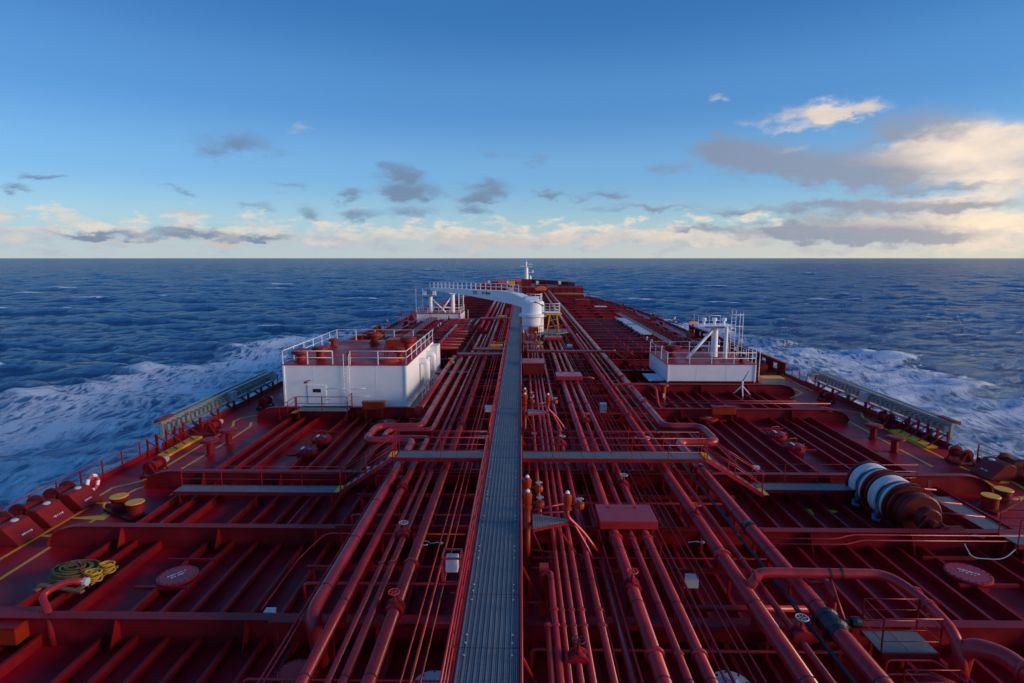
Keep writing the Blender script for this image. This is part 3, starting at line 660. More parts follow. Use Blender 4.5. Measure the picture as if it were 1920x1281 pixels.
# small service lines
pipe('pair of thin pipes crossing the deck in front of the winch, upper one', [(9.2, 21.45, .95), (12.6, 21.45, .95), (13.2, 21.6, 1.05), (20.2, 21.6, 1.05)], .028, name='service_line', group='thin service lines', rad=.3, n=8)
pipe('pair of thin pipes crossing the deck in front of the winch, lower one', [(9.2, 21.1, .9), (12.8, 21.1, .9), (13.4, 21.25, 1.0), (20.0, 21.25, 1.0)], .028, name='service_line', group='thin service lines', rad=.3, n=8)
pipe('thin pipe lying across the left deck bay behind the near girder', [(-18.0, 16.6, .75), (-7.6, 16.6, .75), (-6.2, 16.6, .75)], .028, name='service_line', group='thin service lines', rad=.3, n=8)
pipe('thin crooked pipe climbing from the left bay to the pipe group', [(-8.6, 17.2, .45), (-8.6, 20.6, .45), (-7.8, 21.3, 1.1), (-2.2, 21.3, 1.1)], .03, name='service_line', group='thin service lines', rad=.3, n=8)
pipe('thin pipe running on the left deck between stiffeners past the walkway', [(-10.2, 22.6, .48), (-10.2, 27.6, .48)], .03, name='service_line', group='thin service lines', rad=.3, n=8)
pipe('straight horizontal pipe on the right bay near the vent post', [(10.2, 41.9, 1.2), (23.2, 41.9, 1.2)], .06, name='service_line', group='thin service lines', rad=.3, n=8)
pipe('thin pipe with white clips in front of the right deckhouse', [(11.0, 44.6, .7), (22.0, 44.6, .7)], .03, name='service_line', group='thin service lines', rad=.3, n=8)
pipe('red branch pipe ahead of the square cover, dropping beside the vent post', [(6.85, 43.2, 2.1), (7.6, 43.2, 2.35), (9.9, 43.2, 2.35), (10.3, 42.6, 2.2), (10.3, 41.6, 1.0), (11.0, 41.4, .6)], .10, name='branch_pipe', group='branch pipes', rad=.5)
pipe('red stub pipe to the right of the middle flat cover', [(5.0, 46.2, 2.2), (6.0, 46.3, 2.2), (6.2, 46.6, 1.6)], .09, name='branch_pipe', group='branch pipes', rad=.3)
pipe('horizontal drain pipe under the main pipes, lower right of the white box', [(5.0, 16.9, .9), (9.2, 16.9, .9)], .10, name='drain_pipe', group='branch pipes')
# ------------------------------------------------------------------ flat covers over three pipes
for i, (y0, y1, lab) in enumerate(((19.65, 21.1, 'large flat red cover box over three pipes, nearest'), (45.4, 47.2, 'flat red cover box over three pipes, middle one of three'), (68.2, 70.0, 'flat red cover box over three pipes, beside the crane base'))):
    t = thing('pipe_cover', lab, 'cover', (3.95, y0, 0), 'flat covers over the three pipes')
    MB().box(2.9, 5.02, y0, y1, 2.18, 2.5).build('lid', 'pipe_red', t, .02)
    for x in (3.4, 4.4): MB().lathe((x, y1 - .3, 2.5), [(.07, 0), (.07, .015)], 14).build('lifting_eye', 'frame_red', t)
    for x in (3.05, 4.88):
        for yy in (y0 + .1, y1 - .1): inst('leg', post_mesh(2.2, .1, 'frame_red'), t, (x, yy, 0))

# ------------------------------------------------------------------ cross walkways and stairs
def walkway(label, x0, x1, y0, y1, z, rails=('f', 'b'), name='cross_walkway', group=None, legs=True, rmat='pipe_red', pw=1.5):
    t = thing(name, label, 'walkway', ((x0 + x1) / 2, (y0 + y1) / 2, 0), group)
    if x1 - x0 > y1 - y0:
        n = max(1, round((x1 - x0) / pw))
        for i in range(n):
            a, b = x0 + (x1 - x0) * i / n, x0 + (x1 - x0) * (i + 1) / n
            MB().box(a + .012, b - .012, y0, y1, z - .04, z).build('grating_panel', 'grating', t)
        for yy in (y0 - .03, y1 + .03): MB().box(x0, x1, yy - .028, yy + .028, z - .16, z + .02).build('stringer', 'frame_red', t)
        ls = [(x, yy) for x in np.linspace(x0 + .3, x1 - .3, max(2, int((x1 - x0) / 3) + 1)) for yy in (y0, y1)]
    else:
        n = max(1, round((y1 - y0) / pw))
        for i in range(n):
            a, b = y0 + (y1 - y0) * i / n, y0 + (y1 - y0) * (i + 1) / n
            MB().box(x0, x1, a + .012, b - .012, z - .04, z).build('grating_panel', 'grating', t)
        for xx in (x0 - .03, x1 + .03): MB().box(xx - .028, xx + .028, y0, y1, z - .16, z + .02).build('stringer', 'frame_red', t)
        ls = [(xx, y) for y in np.linspace(y0 + .3, y1 - .3, max(2, int((y1 - y0) / 3) + 1)) for xx in (x0, x1)]
    if legs:
        for (x, yy) in ls: inst('leg', post_mesh(z - .1, .08, 'frame_red'), t, (x, yy, 0))
    for q in rails:
        p = {'f': [(x0, y0, z), (x1, y0, z)], 'b': [(x0, y1, z), (x1, y1, z)], 'l': [(x0, y0, z), (x0, y1, z)], 'r': [(x1, y0, z), (x1, y1, z)]}[q]
        railing(t, p, 1.0, 3, 1.8, rmat, .012, .032)
    return t
def stairs(label, a, b, yw, group='stairs down from the cross walkways'):
    a, b = Vector(a), Vector(b); t = thing('deck_stairs', label, 'stairs', (b.x, b.y, 0), group)
    for dy in (0, yw):
        o = Vector((0, dy, 0)); MB().beam(a + o, b + o, .05, .18).build('stringer', 'pipe_red', t)
        for hh in (.5, 1.0): MB().tube([a + o + Vector((0, 0, hh)), b + o + Vector((0, 0, hh))], .018, 6).build('rail', 'pipe_red', t)
        for k in (.02, .5, .98): inst('post', post_mesh(1.0, .045, 'pipe_red'), t, a.lerp(b, k) + o)
    n = 8
    for i in range(1, n):
        p = a.lerp(b, i / n); MB().box(p.x - .11, p.x + .11, p.y + .02, p.y + yw - .02, p.z - .02, p.z + .01).build('tread', 'galv' , t)
    for p in (a, b):
        s = 1 if b.x > a.x else -1
        MB().box(min(p.x, p.x + .28 * s), max(p.x, p.x + .28 * s), p.y + .02, p.y + yw - .02, p.z + .012, p.z + .04).build('warning_step', 'yellow', t)
    return t
walkway('raised grating walkway from the catwalk over the left pipes', -5.85, -1.6, 25.35, 26.3, 2.8)
walkway('raised grating walkway from the catwalk over the right pipes', .1, 8.5, 25.35, 26.3, 2.8)
stairs('red stairs down from the left raised walkway', (-5.9, 25.35, 2.8), (-8.6, 25.6, .95), .8)
stairs('red stairs down from the right raised walkway', (8.55, 25.35, 2.8), (11.4, 25.6, .95), .8)
walkway('low grating walkway along the left girder', -16.7, -8.75, 25.75, 26.5, .9, rails=('b',), name='low_walkway')
walkway('low grating walkway along the right girder behind the winch', 11.5, 19.6, 26.4, 27.2, .9, rails=('b',), name='low_walkway')
walkway('sloping side grating walkway right of the winch', 19.55, 20.45, 22.9, 26.2, .7, rails=(), name='low_walkway')
walkway('railed grating walkway at the right edge below the winch', 19.2, 23.4, 20.9, 21.8, 1.05, rails=('f', 'b'), name='low_walkway', rmat='frame_red')
walkway('short crosswalk left of the catwalk beyond the large deckhouse corner', -6.3, -1.6, 54.8, 55.8, 2.7, rails=('b',))
walkway('low crosswalk right of the deckhouse corner with a yellow end', -7.6, -4.6, 49.6, 50.5, 1.9, rails=())
walkway('crosswalk left of the catwalk near the yellow winch', -5.0, -1.6, 57.6, 58.8, 2.75, rails=('b',))
walkway('long thin crosswalk over the right pipes beyond the middle cover', .6, 9.2, 56.5, 57.2, 2.75, rails=())
stairs('far red stairs right of the main pipes with orange ends', (9.3, 56.5, 2.75), (12.2, 56.5, .8), .7)
walkway('grating crosswalk left of the catwalk before the crane', -6.6, -1.6, 90, 91.6, 2.5, rails=())
for y, x0, x1, lab in ((14.15, 9.75, 11.3, 'grey railed grating platform under the branch pipe'), (11.9, 9.45, 10.8, 'lower railed grating platform at the bottom right')):
    walkway(lab, x0, x1, y, y + .9, 1.45 if y > 13 else 1.0, rails=('f', 'b', 'l', 'r'), name='valve_platform', pw=.7)
# open tube rails round the lower platform
t = thing('guard_rail', 'thin bent red guard rails at the lower right corner', 'railing', (10.3, 11.2, 0))
for dz in (.5, 1.0, 1.4):
    MB().tube(fillet([(9.4, 13.4, .1), (9.4, 13.4, .4 + dz), (10.6, 13.4, .4 + dz), (11.4, 11.0, .4 + dz), (12.4, 11.0, .4 + dz), (12.4, 11.0, .1)], .15), .024, 8).build('rail', 'pipe_red', t)

# ------------------------------------------------------------------ foam monitor stations beside the catwalk
def monitor_station(y, label):
    t = thing('foam_monitor', label, 'foam monitor', (.25, y, 0), 'foam monitor stations beside the catwalk')
    def cannon(x, yy, z, par):
        h = MB().lathe((x, yy, z), [(.10, 0), (.16, .03), (.16, .1), (.12, .14), (.15, .34), (.15, .5), (.06, .62)], 14).build('monitor_head', 'orange_red', par)
        MB().lathe((x, yy, z + .62), [(.075, -.04), (.07, .02), (.03, .07)], 10).build('cap', 'white', h)
        MB().tube([(x + .14, yy, z + .2), (x + .30, yy, z + .2)], .045, 8).lathe((x + .42, yy, z + .16), [(.04, -.13), (.14, -.09), (.16, 0), (.14, .1), (.04, .14)], 12).build('valve', 'orange_red', par)
        w = MB()
        for k in range(4):
            a = k * math.pi / 4 + .3; w.beam((x + .42 - .13 * math.cos(a), yy - .13 * math.sin(a), z + .40), (x + .42 + .13 * math.cos(a), yy + .13 * math.sin(a), z + .40), .025, .025)
        w.tube([(x + .42, yy, z + .26), (x + .42, yy, z + .42)], .015, 6).build('handwheel', 'grey', par)
    MB().tube([(.25, y, 0), (.25, y, 3.55)], .095, 14).build('stand_pipe', 'orange_red', t)
    MB().tube([(.25, y + 1.3, 0), (.25, y + 1.3, 3.55)], .09, 14).build('stand_pipe', 'orange_red', t)
    cannon(.25, y, 3.5, t); cannon(.25, y + 1.3, 3.5, t); cannon(1.6, y - .1, 3.5, t)
    MB().tube(fillet([(1.6, y - .1, 3.55), (1.6, y - .1, 3.25), (2.2, y + .05, 2.6), (2.78, y, 1.75)], .4), .065, 12).build('feed_pipe', 'pipe_red', t)
    MB().tube(fillet([(1.6, y + .05, 3.3), (2.0, y - .1, 2.7), (2.45, y - .25, 1.9), (2.55, y - .2, 1.2)], .4), .05, 10).build('feed_pipe', 'pipe_red', t)
    for (a, b, r) in (((.3, y, 3.42), (1.55, y + .4, 3.5), .035), ((.3, y, 3.3), (1.55, y - .1, 3.45), .035), ((.3, y, 2.0), (2.5, y - .1, 1.75), .04), ((.3, y, 1.7), (2.5, y - .1, 1.68), .035)):
        MB().tube([a, b], r, 8).build('brace', 'pipe_red', t)
    for zz in (.7, 1.2, 1.7, 2.2, 2.7): MB().tube([(.25, y, zz), (.25, y + 1.3, zz)], .02, 6).build('rung', 'pipe_red', t)
    for a, b in (((.3, y + .1, 2.9), (1.2, y - .2, .9)), ((1.2, y - .2, .4), (1.2, y - .2, 3.0)), ((1.2, y - .2, 1.9), (2.5, y - .2, 1.9)), ((1.2, y - .2, 3.0), (2.4, y - .2, 1.3))): MB().beam(a, b, .045, .045).build('strut', 'pipe_red', t)
    # triangular platform of open grating
    g = MB(); tri = [(.42, y - .6), (.42, y + .55), (1.8, y + .02)]
    def seg(x):
        k = (x - .42) / 1.38; return (y - .6 + .62 * k, y + .55 - .53 * k)
    for x in np.arange(.45, 1.75, .085):
        a, b = seg(x); g.box(x - .012, x + .012, a, b, 3.03, 3.06)
    for yy in np.arange(y - .55, y + .55, .085):
        x1 = .42 + 1.38 * ((yy - (y - .6)) / .62 if yy < y + .02 else ((y + .55) - yy) / .53)
        if x1 > .5: g.box(.42, x1, yy - .012, yy + .012, 3.035, 3.065)
    g.build('grating_platform', 'galv', t)
    e = MB()
    for i in range(3): e.beam((*tri[i], 3.0), (*tri[(i + 1) % 3], 3.0), .05, .1)
    e.build('platform_edge', 'frame_red', t)
    MB().box(.62, .92, y - 1.35, y - 1.05, .3, 2.1).build('junction_column', 'pipe_red', t)
    return t
monitor_station(18.5, 'orange foam monitor with triangular grating, nearest right of the catwalk')
monitor_station(32.6, 'orange foam monitor beyond the raised walkway, middle of three')
monitor_station(60.8, 'far foam monitor just aft of the crane base')
t = thing('machinery_box', 'dark red open framed box beside the catwalk beyond the middle monitor', 'box', (1.1, 49, 0))
MB().box(.2, 2.0, 48.2, 48.25, 1.6, 3.0).box(.2, 2.0, 50.2, 50.25, 1.6, 3.0).box(.2, .24, 48.25, 50.2, 1.6, 3.0).box(1.96, 2.0, 48.25, 50.2, 1.6, 3.0).build('panel', 'dark_red', t)
MB().box(.12, 2.08, 48.1, 50.3, 3.0, 3.1).build('lid', 'pipe_red', t)
for x in (.2, 2.0):
    for yy in (48.2, 50.2): inst('leg', post_mesh(1.62, .12, 'orange_red'), t, (x, yy, 0))
MB().box(.12, 2.08, 46.9, 47.9, 1.75, 1.8).build('step_grating', 'grating', t)

# ------------------------------------------------------------------ tank hatches and cleaning covers
def hatch(px, py, d, label, bars=2):
    p = G(px, py, .5); t = thing('tank_hatch', label, 'hatch', (p.x, p.y, 0), 'round tank hatches')
    MB().lathe((p.x, p.y, 0), [(d * .44, 0), (d * .44, .42)], 28).build('coaming', 'frame_red', t)
    MB().lathe((p.x, p.y, .42), [(d * .5, 0), (d * .5, .07), (d * .47, .085)], 28).build('lid', 'pipe_red', t)
    bm = cached(('bolt',), lambda: MB().lathe((0, 0, 0), [(.022, 0), (.022, .03)], 6).mesh('bolt', 'dark_red'))
    for k in range(20):
        a = k * math.pi / 10; inst('bolt', bm, t, (p.x + d * .455 * math.cos(a), p.y + d * .455 * math.sin(a), .505))
    r = .5 if px < 977 else -.5
    return t, p
for (px, py, d, lab, txt) in ((333, 1078, 1.36, 'round red tank hatch with white lettering on the near left bay', 'NO.5 C.O.T\n(PORT)'), (1815, 1074, 1.5, 'round bolted tank hatch on the right bay below the winch', 'NO.5 C.O.T\n(STBD)'),
                         (725, 790, 1.3, 'round red tank hatch behind the left pipe loop', 'H'), (1328, 783, 1.35, 'round red tank hatch aft of the vent post', 'H'), (555, 1258, 1.0, 'small dark round hatch at the bottom edge under the left pipes', '')):
    t, p = hatch(px, py, d, lab)
    if txt: strokes([.62, .5] if len(txt) > 3 else [.28], .10 if len(txt) > 3 else .3, t, (p.x, p.y, .512), (0, 0, R(52) if px < 977 else R(-42)), seed=px)
def clean(px, py, label):
    p = G(px, py, .5); t = thing('tank_cleaning_cover', label, 'hatch', (p.x, p.y, 0), 'domed covers in pairs')
    MB().lathe((p.x, p.y, 0), [(.5, 0), (.62, .3), (.62, .5), (.45, .62), (.2, .68)], 24).build('dome', 'frame_red', t)
    for k in range(8):
        a = k * math.pi / 4 + .2; MB().obox((p.x + .6 * math.cos(a), p.y + .6 * math.sin(a), .52), (.09, .09, .16), a).build('clamp', 'pipe_red', t)
    MB().tube(fillet([(p.x - .35, p.y + .1, .5), (p.x - .35, p.y + .1, .95), (p.x + .2, p.y + .25, .95), (p.x + .2, p.y + .25, .6)], .1), .025, 8).build('handle', 'pipe_red', t)
    MB().lathe((p.x + .22, p.y - .12, .62), [(.13, 0), (.13, .06)], 16).build('blue_cap', 'blue', t)
    MB().obox((p.x - .2, p.y - .1, .70), (.1, .42, .04), .0).build('name_plate', 'lettering', t)
clean(575, 845, 'domed red cover with blue cap on the left bay, nearer of two')
clean(603, 822, 'domed red cover with blue cap on the left bay, farther of two')
clean(1490, 837, 'domed red cover with blue cap on the right bay, nearer of two')
clean(1457, 814, 'domed red cover with blue cap on the right bay, farther of two')
# coaming frames welded round the hatches
for (px, py, w, l, bl) in ((333, 1078, 1.9, 1.9, 1), (1815, 1074, 2.1, 1.9, 1), (725, 790, 2, 2, 1), (1328, 783, 2, 2, 1), (589, 833, 1.7, 4.4, 1), (1473, 825, 1.7, 4.4, 1)):
    p = G(px, py, .3)
    for s in (-1, 1): MB().box(p.x - w / 2, p.x + w / 2, p.y + s * l / 2 - .05, p.y + s * l / 2 + .05, .30, .42).build('hatch_bracket', 'frame_red', main_deck)
# ------------------------------------------------------------------ mooring bollards, fairleads
def bollard(pa, pb, label, rot=0):
    a, b = G(*pa, .7), G(*pb, .7); c = (a + b) / 2; t = thing('double_bollard', label, 'bollard', (c.x, c.y, 0), 'yellow topped bollards')
    MB().beam((a.x + (a.x - b.x) * .35, a.y + (a.y - b.y) * .35, .06), (b.x + (b.x - a.x) * .35, b.y + (b.y - a.y) * .35, .06), 1.0, .12).build('base', 'dark_red', t)
    for q in (a, b):
        MB().lathe((q.x, q.y, .1), [(.34, 0), (.34, .48), (.40, .52), (.40, .58)], 24).build('post', 'bulwark_red', t)
        MB().lathe((q.x, q.y, .68), [(.40, 0), (.38, .03)], 24).build('cap', 'yellow', t)
    s = 1 if c.x < 0 else -1
    MB().tube([(c.x, c.y, .3), (c.x - .9 * s, c.y - .15, .42)], .12, 10).build('horn', 'bulwark_red', t)
    MB().lathe((c.x - .95 * s, c.y - .15, .42), [(.13, -.04), (.13, .04)], 14, 'x').build('horn_tip', 'yellow', t)
bollard((223, 930), (253, 941), 'double bollard with yellow tops on the left side deck')
bollard((1882, 917), (1858, 929), 'double bollard with yellow tops on the right side deck')
def box_chock(px, py, side, label, s=1.0, txt=True):
    p = G(px, py, .0); t = thing('roller_chock', label, 'chock', (p.x, p.y, 0), 'chocks along the deck edge')
    d = -side                                     # towards the middle of the ship
    q = [(-.55, 0), (.72, 0), (.70, .12), (.22, .62), (.05, .84), (-.30, .90), (-.55, .80)]
    MB().prism([(p.x + d * u * s, p.y - .68 * s, v * s) for u, v in q], (0, 1.36 * s, 0)).build('housing', 'bulwark_red', t, .05)
    MB().lathe((p.x + side * .95 * s, p.y, .62 * s), [(.5 * s, -.55 * s), (.5 * s, -.45 * s), (.33 * s, -.4 * s), (.33 * s, .4 * s), (.5 * s, .45 * s), (.5 * s, .55 * s)], 18, 'y').build('roller', 'dark_red', t)
    for u in (-.6, .6): MB().box(p.x + side * .5 * s - .2 * s, p.x + side * 1.3 * s, p.y + u * s - .06, p.y + u * s + .06, 0, .8 * s).build('cheek', 'bulwark_red', t)
    if txt: strokes([.5 * s], .09 * s, t, (p.x + d * .50 * s, p.y, .345 * s), (R(45), 0, R(90) * d), seed=px)
    MB().lathe((p.x - .1, p.y + .1, .85 * s), [(.14, 0), (.16, .04), (.1, .09)], 14).build('grease_cap', 'slab', t)
box_chock(32, 1012, -1, 'red roller chock box nearest the left edge', .95)
box_chock(92, 978, -1, 'red roller chock box, middle of three on the left', .95)
box_chock(150, 947, -1, 'red roller chock box next to the lifebuoy on the left', .95)
box_chock(1862, 893, 1, 'large red roller chock on the right deck edge by the yellow line', 1.05)
# small mushroom posts on the side decks
def mush(px, py, label):
    p = G(px, py, 0); t = thing('deck_ventilator', label, 'ventilator', (p.x, p.y, 0), 'flat topped ventilators on the side decks')
    MB().lathe((p.x, p.y, 0), [(.28, 0), (.28, .05), (.2, .08), (.2, .75)], 18).build('stem', 'frame_red', t)
    MB().lathe((p.x, p.y, .75), [(.25, 0), (.55, .1), (.55, .22), (.40, .28)], 20).build('head', 'frame_red', t)
mush(395, 853, 'flat topped red ventilator on the left side deck, nearer of two'); mush(430, 833, 'flat topped red ventilator on the left side deck, farther of two')
mush(1636, 823, 'flat topped red ventilator on the right side deck, farther of two'); mush(1676, 848, 'flat topped red ventilator on the right side deck, nearer of two')
mush(1545, 790, 'flat topped red ventilator by the corner of the right deck')
# yellow trays along the rails
def tray(a, b, side, label):
    p, q = G(*a, .12), G(*b, .12); t = thing('save_all_tray', label, 'tray', (p.x, p.y, 0), 'yellow trays under the rails')
    x = XC + side * (HB - 1.15)
    MB().box(x - .35, x + .35, p.y, q.y, .0, .14).build('pan', 'yellow', t, .02)
    for k in np.linspace(p.y, q.y, 5):
        MB().beam((x + side * .9, k, 0), (x + side * .9, k, 1.1), .1, .1).beam((x + side * .85, k, .95), (x - side * .3, k + .2, .05), .06, .06).build('stanchion', 'frame_red', t)
tray((300, 853), (374, 818), -1, 'yellow tray behind red stanchions under the left gangway')
tray((1765, 838), (1695, 806), 1, 'yellow tray behind red stanchions under the right gangway')
# ------------------------------------------------------------------ accommodation ladders
def gangway(side, ya, yb, label):
    x = XC + side * (HB + .55); z0, z1 = .45, 1.35
    t = thing('gangway', label, 'gangway', (x, ya, 0), 'stowed accommodation ladders')
    for zz, w in ((z0, .14), (z1, .16)): MB().box(x - .06, x + .06, ya, yb, zz - w / 2, zz + w / 2).build('chord', 'alu', t)
    MB().box(x + side * .55 - .05, x + side * .55 + .05, ya, yb, z1 - .08, z1 + .08).build('chord', 'alu', t)
    MB().box(x - .03 + side * .3, x + .03 + side * .3, ya + .3, yb - .3, z0 + .1, z1 - .1).build('side_plate', 'tray', t)
    sm = cached('tread', lambda: MB().box(-.16, .16, -.13, .13, -.20, .20).mesh('tread', 'alu'))
    y = ya + .6
    while y < yb - .4: inst('tread', sm, t, (x, y, (z0 + z1) / 2)); y += .55
    pmx = cached('gp', lambda: MB().box(-.08, .08, -.07, .07, 0, 1.0).mesh('frame_post', 'alu'))
    for y in np.arange(ya + .1, yb, 3.0): inst('frame_post', pmx, t, (x, y, .4))
    MB().box(x + side * .2 - .15, x + side * .2 + .25, ya - .1, ya + 1.5, z1 + .1, z1 + .22).build('winch_cover', 'bulwark_red', t, .03)
    MB().obox((x - side * .2, (ya + yb) / 2 + .4, .95), (.5, .7, .8)).build('hinge_box', 'grey', t, .02)
    MB().lathe((x, yb, 1.0), [(.45, -.12), (.45, .12)], 22, 'y').build('end_sheave', 'grey', t)
    for y in np.arange(ya + 1, yb, 2.4):
        MB().beam((XC + side * (HB - .1), y, 0), (x, y, .45), .14, .14).beam((XC + side * (HB - .1), y, 0), (XC + side * (HB - .1), y, .75), .16, .16).build('davit_post', 'bulwark_red', t)
    MB().box(XC + side * (HB - .1) - .03, XC + side * (HB - .1) + .03, ya - 1, yb + .5, 0, .35).build('lower_plate', 'bulwark_red', t)
gangway(-1, 35.6, 52.5, 'grey metal gangway stowed along the left rail')
gangway(1, 36.0, 53.5, 'grey metal gangway stowed along the right rail above the wash')
# machinery by the gangways
def reel(px, py, label):
    p = G(px, py, 0); t = thing('gangway_winch', label, 'winch', (p.x, p.y, 0), 'small winches by the gangways')
    MB().box(p.x - .5, p.x + .5, p.y - .6, p.y + .6, 0, .12).build('base', 'dark_red', t)
    MB().lathe((p.x, p.y, .55), [(.4, -.45), (.4, -.38), (.22, -.36), (.22, .36), (.4, .38), (.4, .45)], 16, 'y').build('drum', 'frame_red', t)
    MB().lathe((p.x + .1, p.y + .5, .6), [(.2, 0), (.22, .1), (.16, .45)], 14, 'y').build('motor', 'grey', t)
    for s in (-1, 1): [MB().beam((p.x + .5 * s, p.y + q, 0), (p.x, p.y + q, .8), .08, .08).build('side_frame', 'bulwark_red', t) for q in (-.5, .5)]
reel(498, 765, 'small red winch with grey motor left of the large deckhouse'); reel(1548, 753, 'small red winch with grey motor by the right gangway')
reel(400, 813, 'small dark red winch under the left gangway'); reel(1660, 797, 'small dark red winch under the right gangway')
reel(292, 890, 'low dark red winch at the aft end of the left yellow tray'); reel(1800, 868, 'low dark red winch at the aft end of the right yellow tray')
# ------------------------------------------------------------------ lifebuoys
def buoy(px, py, z, rot, label, R_=.36):
    p = G(px, py, z); t = thing('lifebuoy', label, 'lifebuoy', p, 'lifebuoys on the rails')
    m = MB(); n = 28; path = []
    for sec in range(8):
        a0 = sec * math.pi / 4
        pts = [p + Vector((math.sin(rot) * R_ * math.cos(a), math.cos(rot) * R_ * math.cos(a), R_ * math.sin(a))) for a in np.linspace(a0, a0 + math.pi / 4, 5)]
        MB().tube(pts, .085, 10).build('ring_segment', 'life_red' if sec % 2 == 0 else 'white', t)
buoy(174, 905, .75, R(0), 'red and white lifebuoy on the left rail'); buoy(1265, 597, .9, 0, 'small lifebuoy on the far right rail beyond the white mast', .4)
buoy(727, 602, .8, 0, 'small lifebuoy on the far left rail ahead of the large deckhouse', .4)
# ------------------------------------------------------------------ mooring winch at right
wx = 17.1; wz = 1.1
t = thing('mooring_winch', 'large dark red mooring winch with two drums of white rope', 'winch', (wx, 24.8, 0))
MB().box(wx - 1.0, wx + 1.0, 22.6, 27.4, .38, .55).build('bed', 'dark_red', t)
MB().tube([(wx, 22.3, wz), (wx, 27.3, wz)], .16, 14).build('shaft', 'dark_red', t)
for yy, r in ((27.0, 1.08), (25.75, 1.1), (25.45, 1.08), (24.15, 1.1), (23.85, 1.06)):
    MB().lathe((wx, yy, wz), [(r, -.05), (r, .05)], 34, 'y').build('drum_flange', 'dark_red', t)
for a, b in ((25.8, 26.95), (24.2, 25.4)):
    dr = MB().lathe((wx, a, wz), [(.8, 0), (.8, b - a)], 30, 'y').build('drum', 'dark_red', t)
    m = MB(); k = 7
    for i in range(k):
        y = a + .09 + (b - a - .16) * i / (k - 1)
        if i in (2, 3): continue
        m.tube([(wx + .92 * math.cos(u), y, wz + .92 * math.sin(u)) for u in np.linspace(.0, 2 * math.pi, 41)], .088, 8)
    m.build('rope', 'rope_white', dr)
    y2 = a + .09 + (b - a - .16) * 2 / (k - 1)
    m = MB().tube([(wx + .91 * math.cos(u), y2, wz + .91 * math.sin(u)) for u in np.linspace(.5, math.pi + .1, 25)] + [(wx - .96, y2 - .03, .75), (wx - 1.0, y2 - .1, .42)], .095, 8)
    m.tube([(wx - 1.16, y2 - .1, .55), (wx - 1.3, y2 - .35, .44), (wx - 1.1, y2 - .5, .42)], .09, 8)
    m.build('rope_tail', 'rope_blue', dr)
for yy in (23.65, 23.35): MB().lathe((wx, yy, wz), [(.85, -.12), (.92, -.06), (.92, .06), (.85, .12)], 30, 'y').build('brake_wheel', 'dark_red', t)
MB().lathe((wx, 22.75, 1.15), [(.45, -.1), (.5, -.05), (.5, .25), (.4, .3)], 22, 'y').build('gear_case', 'dark_red', t)
MB().tube([(wx + .3, 22.6, 1.0), (wx + .3, 22.2, 1.0)], .16, 12).lathe((wx + .7, 22.3, .9), [(.2, -.3), (.22, .3)], 14, 'x').build('motor', 'dark_red', t)
MB().tube([(wx + .9, 22.2, .95), (wx + 1.7, 22.0, .8)], .07, 8).build('hydraulic_hose', 'grey', t)
for yy in (22.6, 24.0, 25.6, 27.2):
    MB().prism([(wx - .7, yy - .04, .5), (wx + .7, yy - .04, .5), (wx + .25, yy - .04, 1.4), (wx - .25, yy - .04, 1.4)], (0, .08, 0)).build('pedestal', 'dark_red', t)
for yy in (24.9, 23.6, 26.5): MB().tube([(wx + .9, yy, 1.1), (wx + 2.9, yy - .1, .95)], .05, 8).build('brake_rod', 'pipe_red', t)
MB().prism([(wx + 2.75, 26.6, 0), (wx + 2.75, 27.0, 0), (wx + 2.75, 26.8, 1.3)], (.2, 0, 0)).box(wx + 2.5, wx + 3.1, 26.4, 27.1, .0, .6).build('control_stand', 'dark_red', t)
# hydraulic hose lying on the bay in front of the winch
tag(MB().tube(fillet([(17.2, 20.95, 1.05), (17.4, 20.8, .55), (18.6, 20.75, .5), (19.3, 21.0, .9)], .4), .02, 8).build('loose_hose', 'grey'), 'pale grey hose sagging in front of the winch', 'hose')
# ------------------------------------------------------------------ coil of rope on a pallet, gooseneck
p0 = G(145, 1082, .45)
t = thing('wooden_pallet', 'wooden pallet on the left side deck under a rope coil', 'pallet', (p0.x, p0.y, 0))
for k in range(4): MB().obox((p0.x, p0.y - .75 + k * .5, .47), (1.9, .16, .07), R(-12)).build('plank', 'wood', t)
for k in (-.7, .7): MB().obox((p0.x + k, p0.y, .40), (.14, 1.7, .08), R(-12)).build('bearer', 'wood', t)
for k in (-.7, .7): inst('bearer', post_mesh(.37, .14, 'wood'), t, (p0.x + k * .9, p0.y + k * .4, 0)); 
def coil(c, r0, r1, n, tr, name, label, mat, cat='rope'):
    m = MB(); random.seed(int(r0 * 100))
    pts = []
    for i in range(n * 22):
        a = i * 2 * math.pi / 22; lay = i / (n * 22); r = r0 + (r1 - r0) * (.5 + .5 * math.sin(lay * n * 1.7)) + random.uniform(-.02, .02)
        pts.append((c[0] + r * 1.15 * math.cos(a), c[1] + r * .8 * math.sin(a), c[2] + tr + lay * .34 + random.uniform(-.012, .012) - .08 * abs(r - r0)))
    m.tube(pts, tr, 6); return tag(m.build(name, mat), label, cat)
coil((p0.x - .05, p0.y, .52), .28, .72, 15, .038, 'rope_coil', 'olive rope coiled in a flat ring on the wooden pallet', 'rope_green')
coil((p0.x + .85, p0.y - .3, .50), .08, .25, 9, .032, 'rope_hank', 'hank of yellow rope beside the olive coil, nearer one', 'rope_yellow')
coil((p0.x + .95, p0.y + .25, .50), .06, .22, 9, .032, 'rope_hank', 'hank of yellow rope beside the olive coil, farther one', 'rope_yellow')
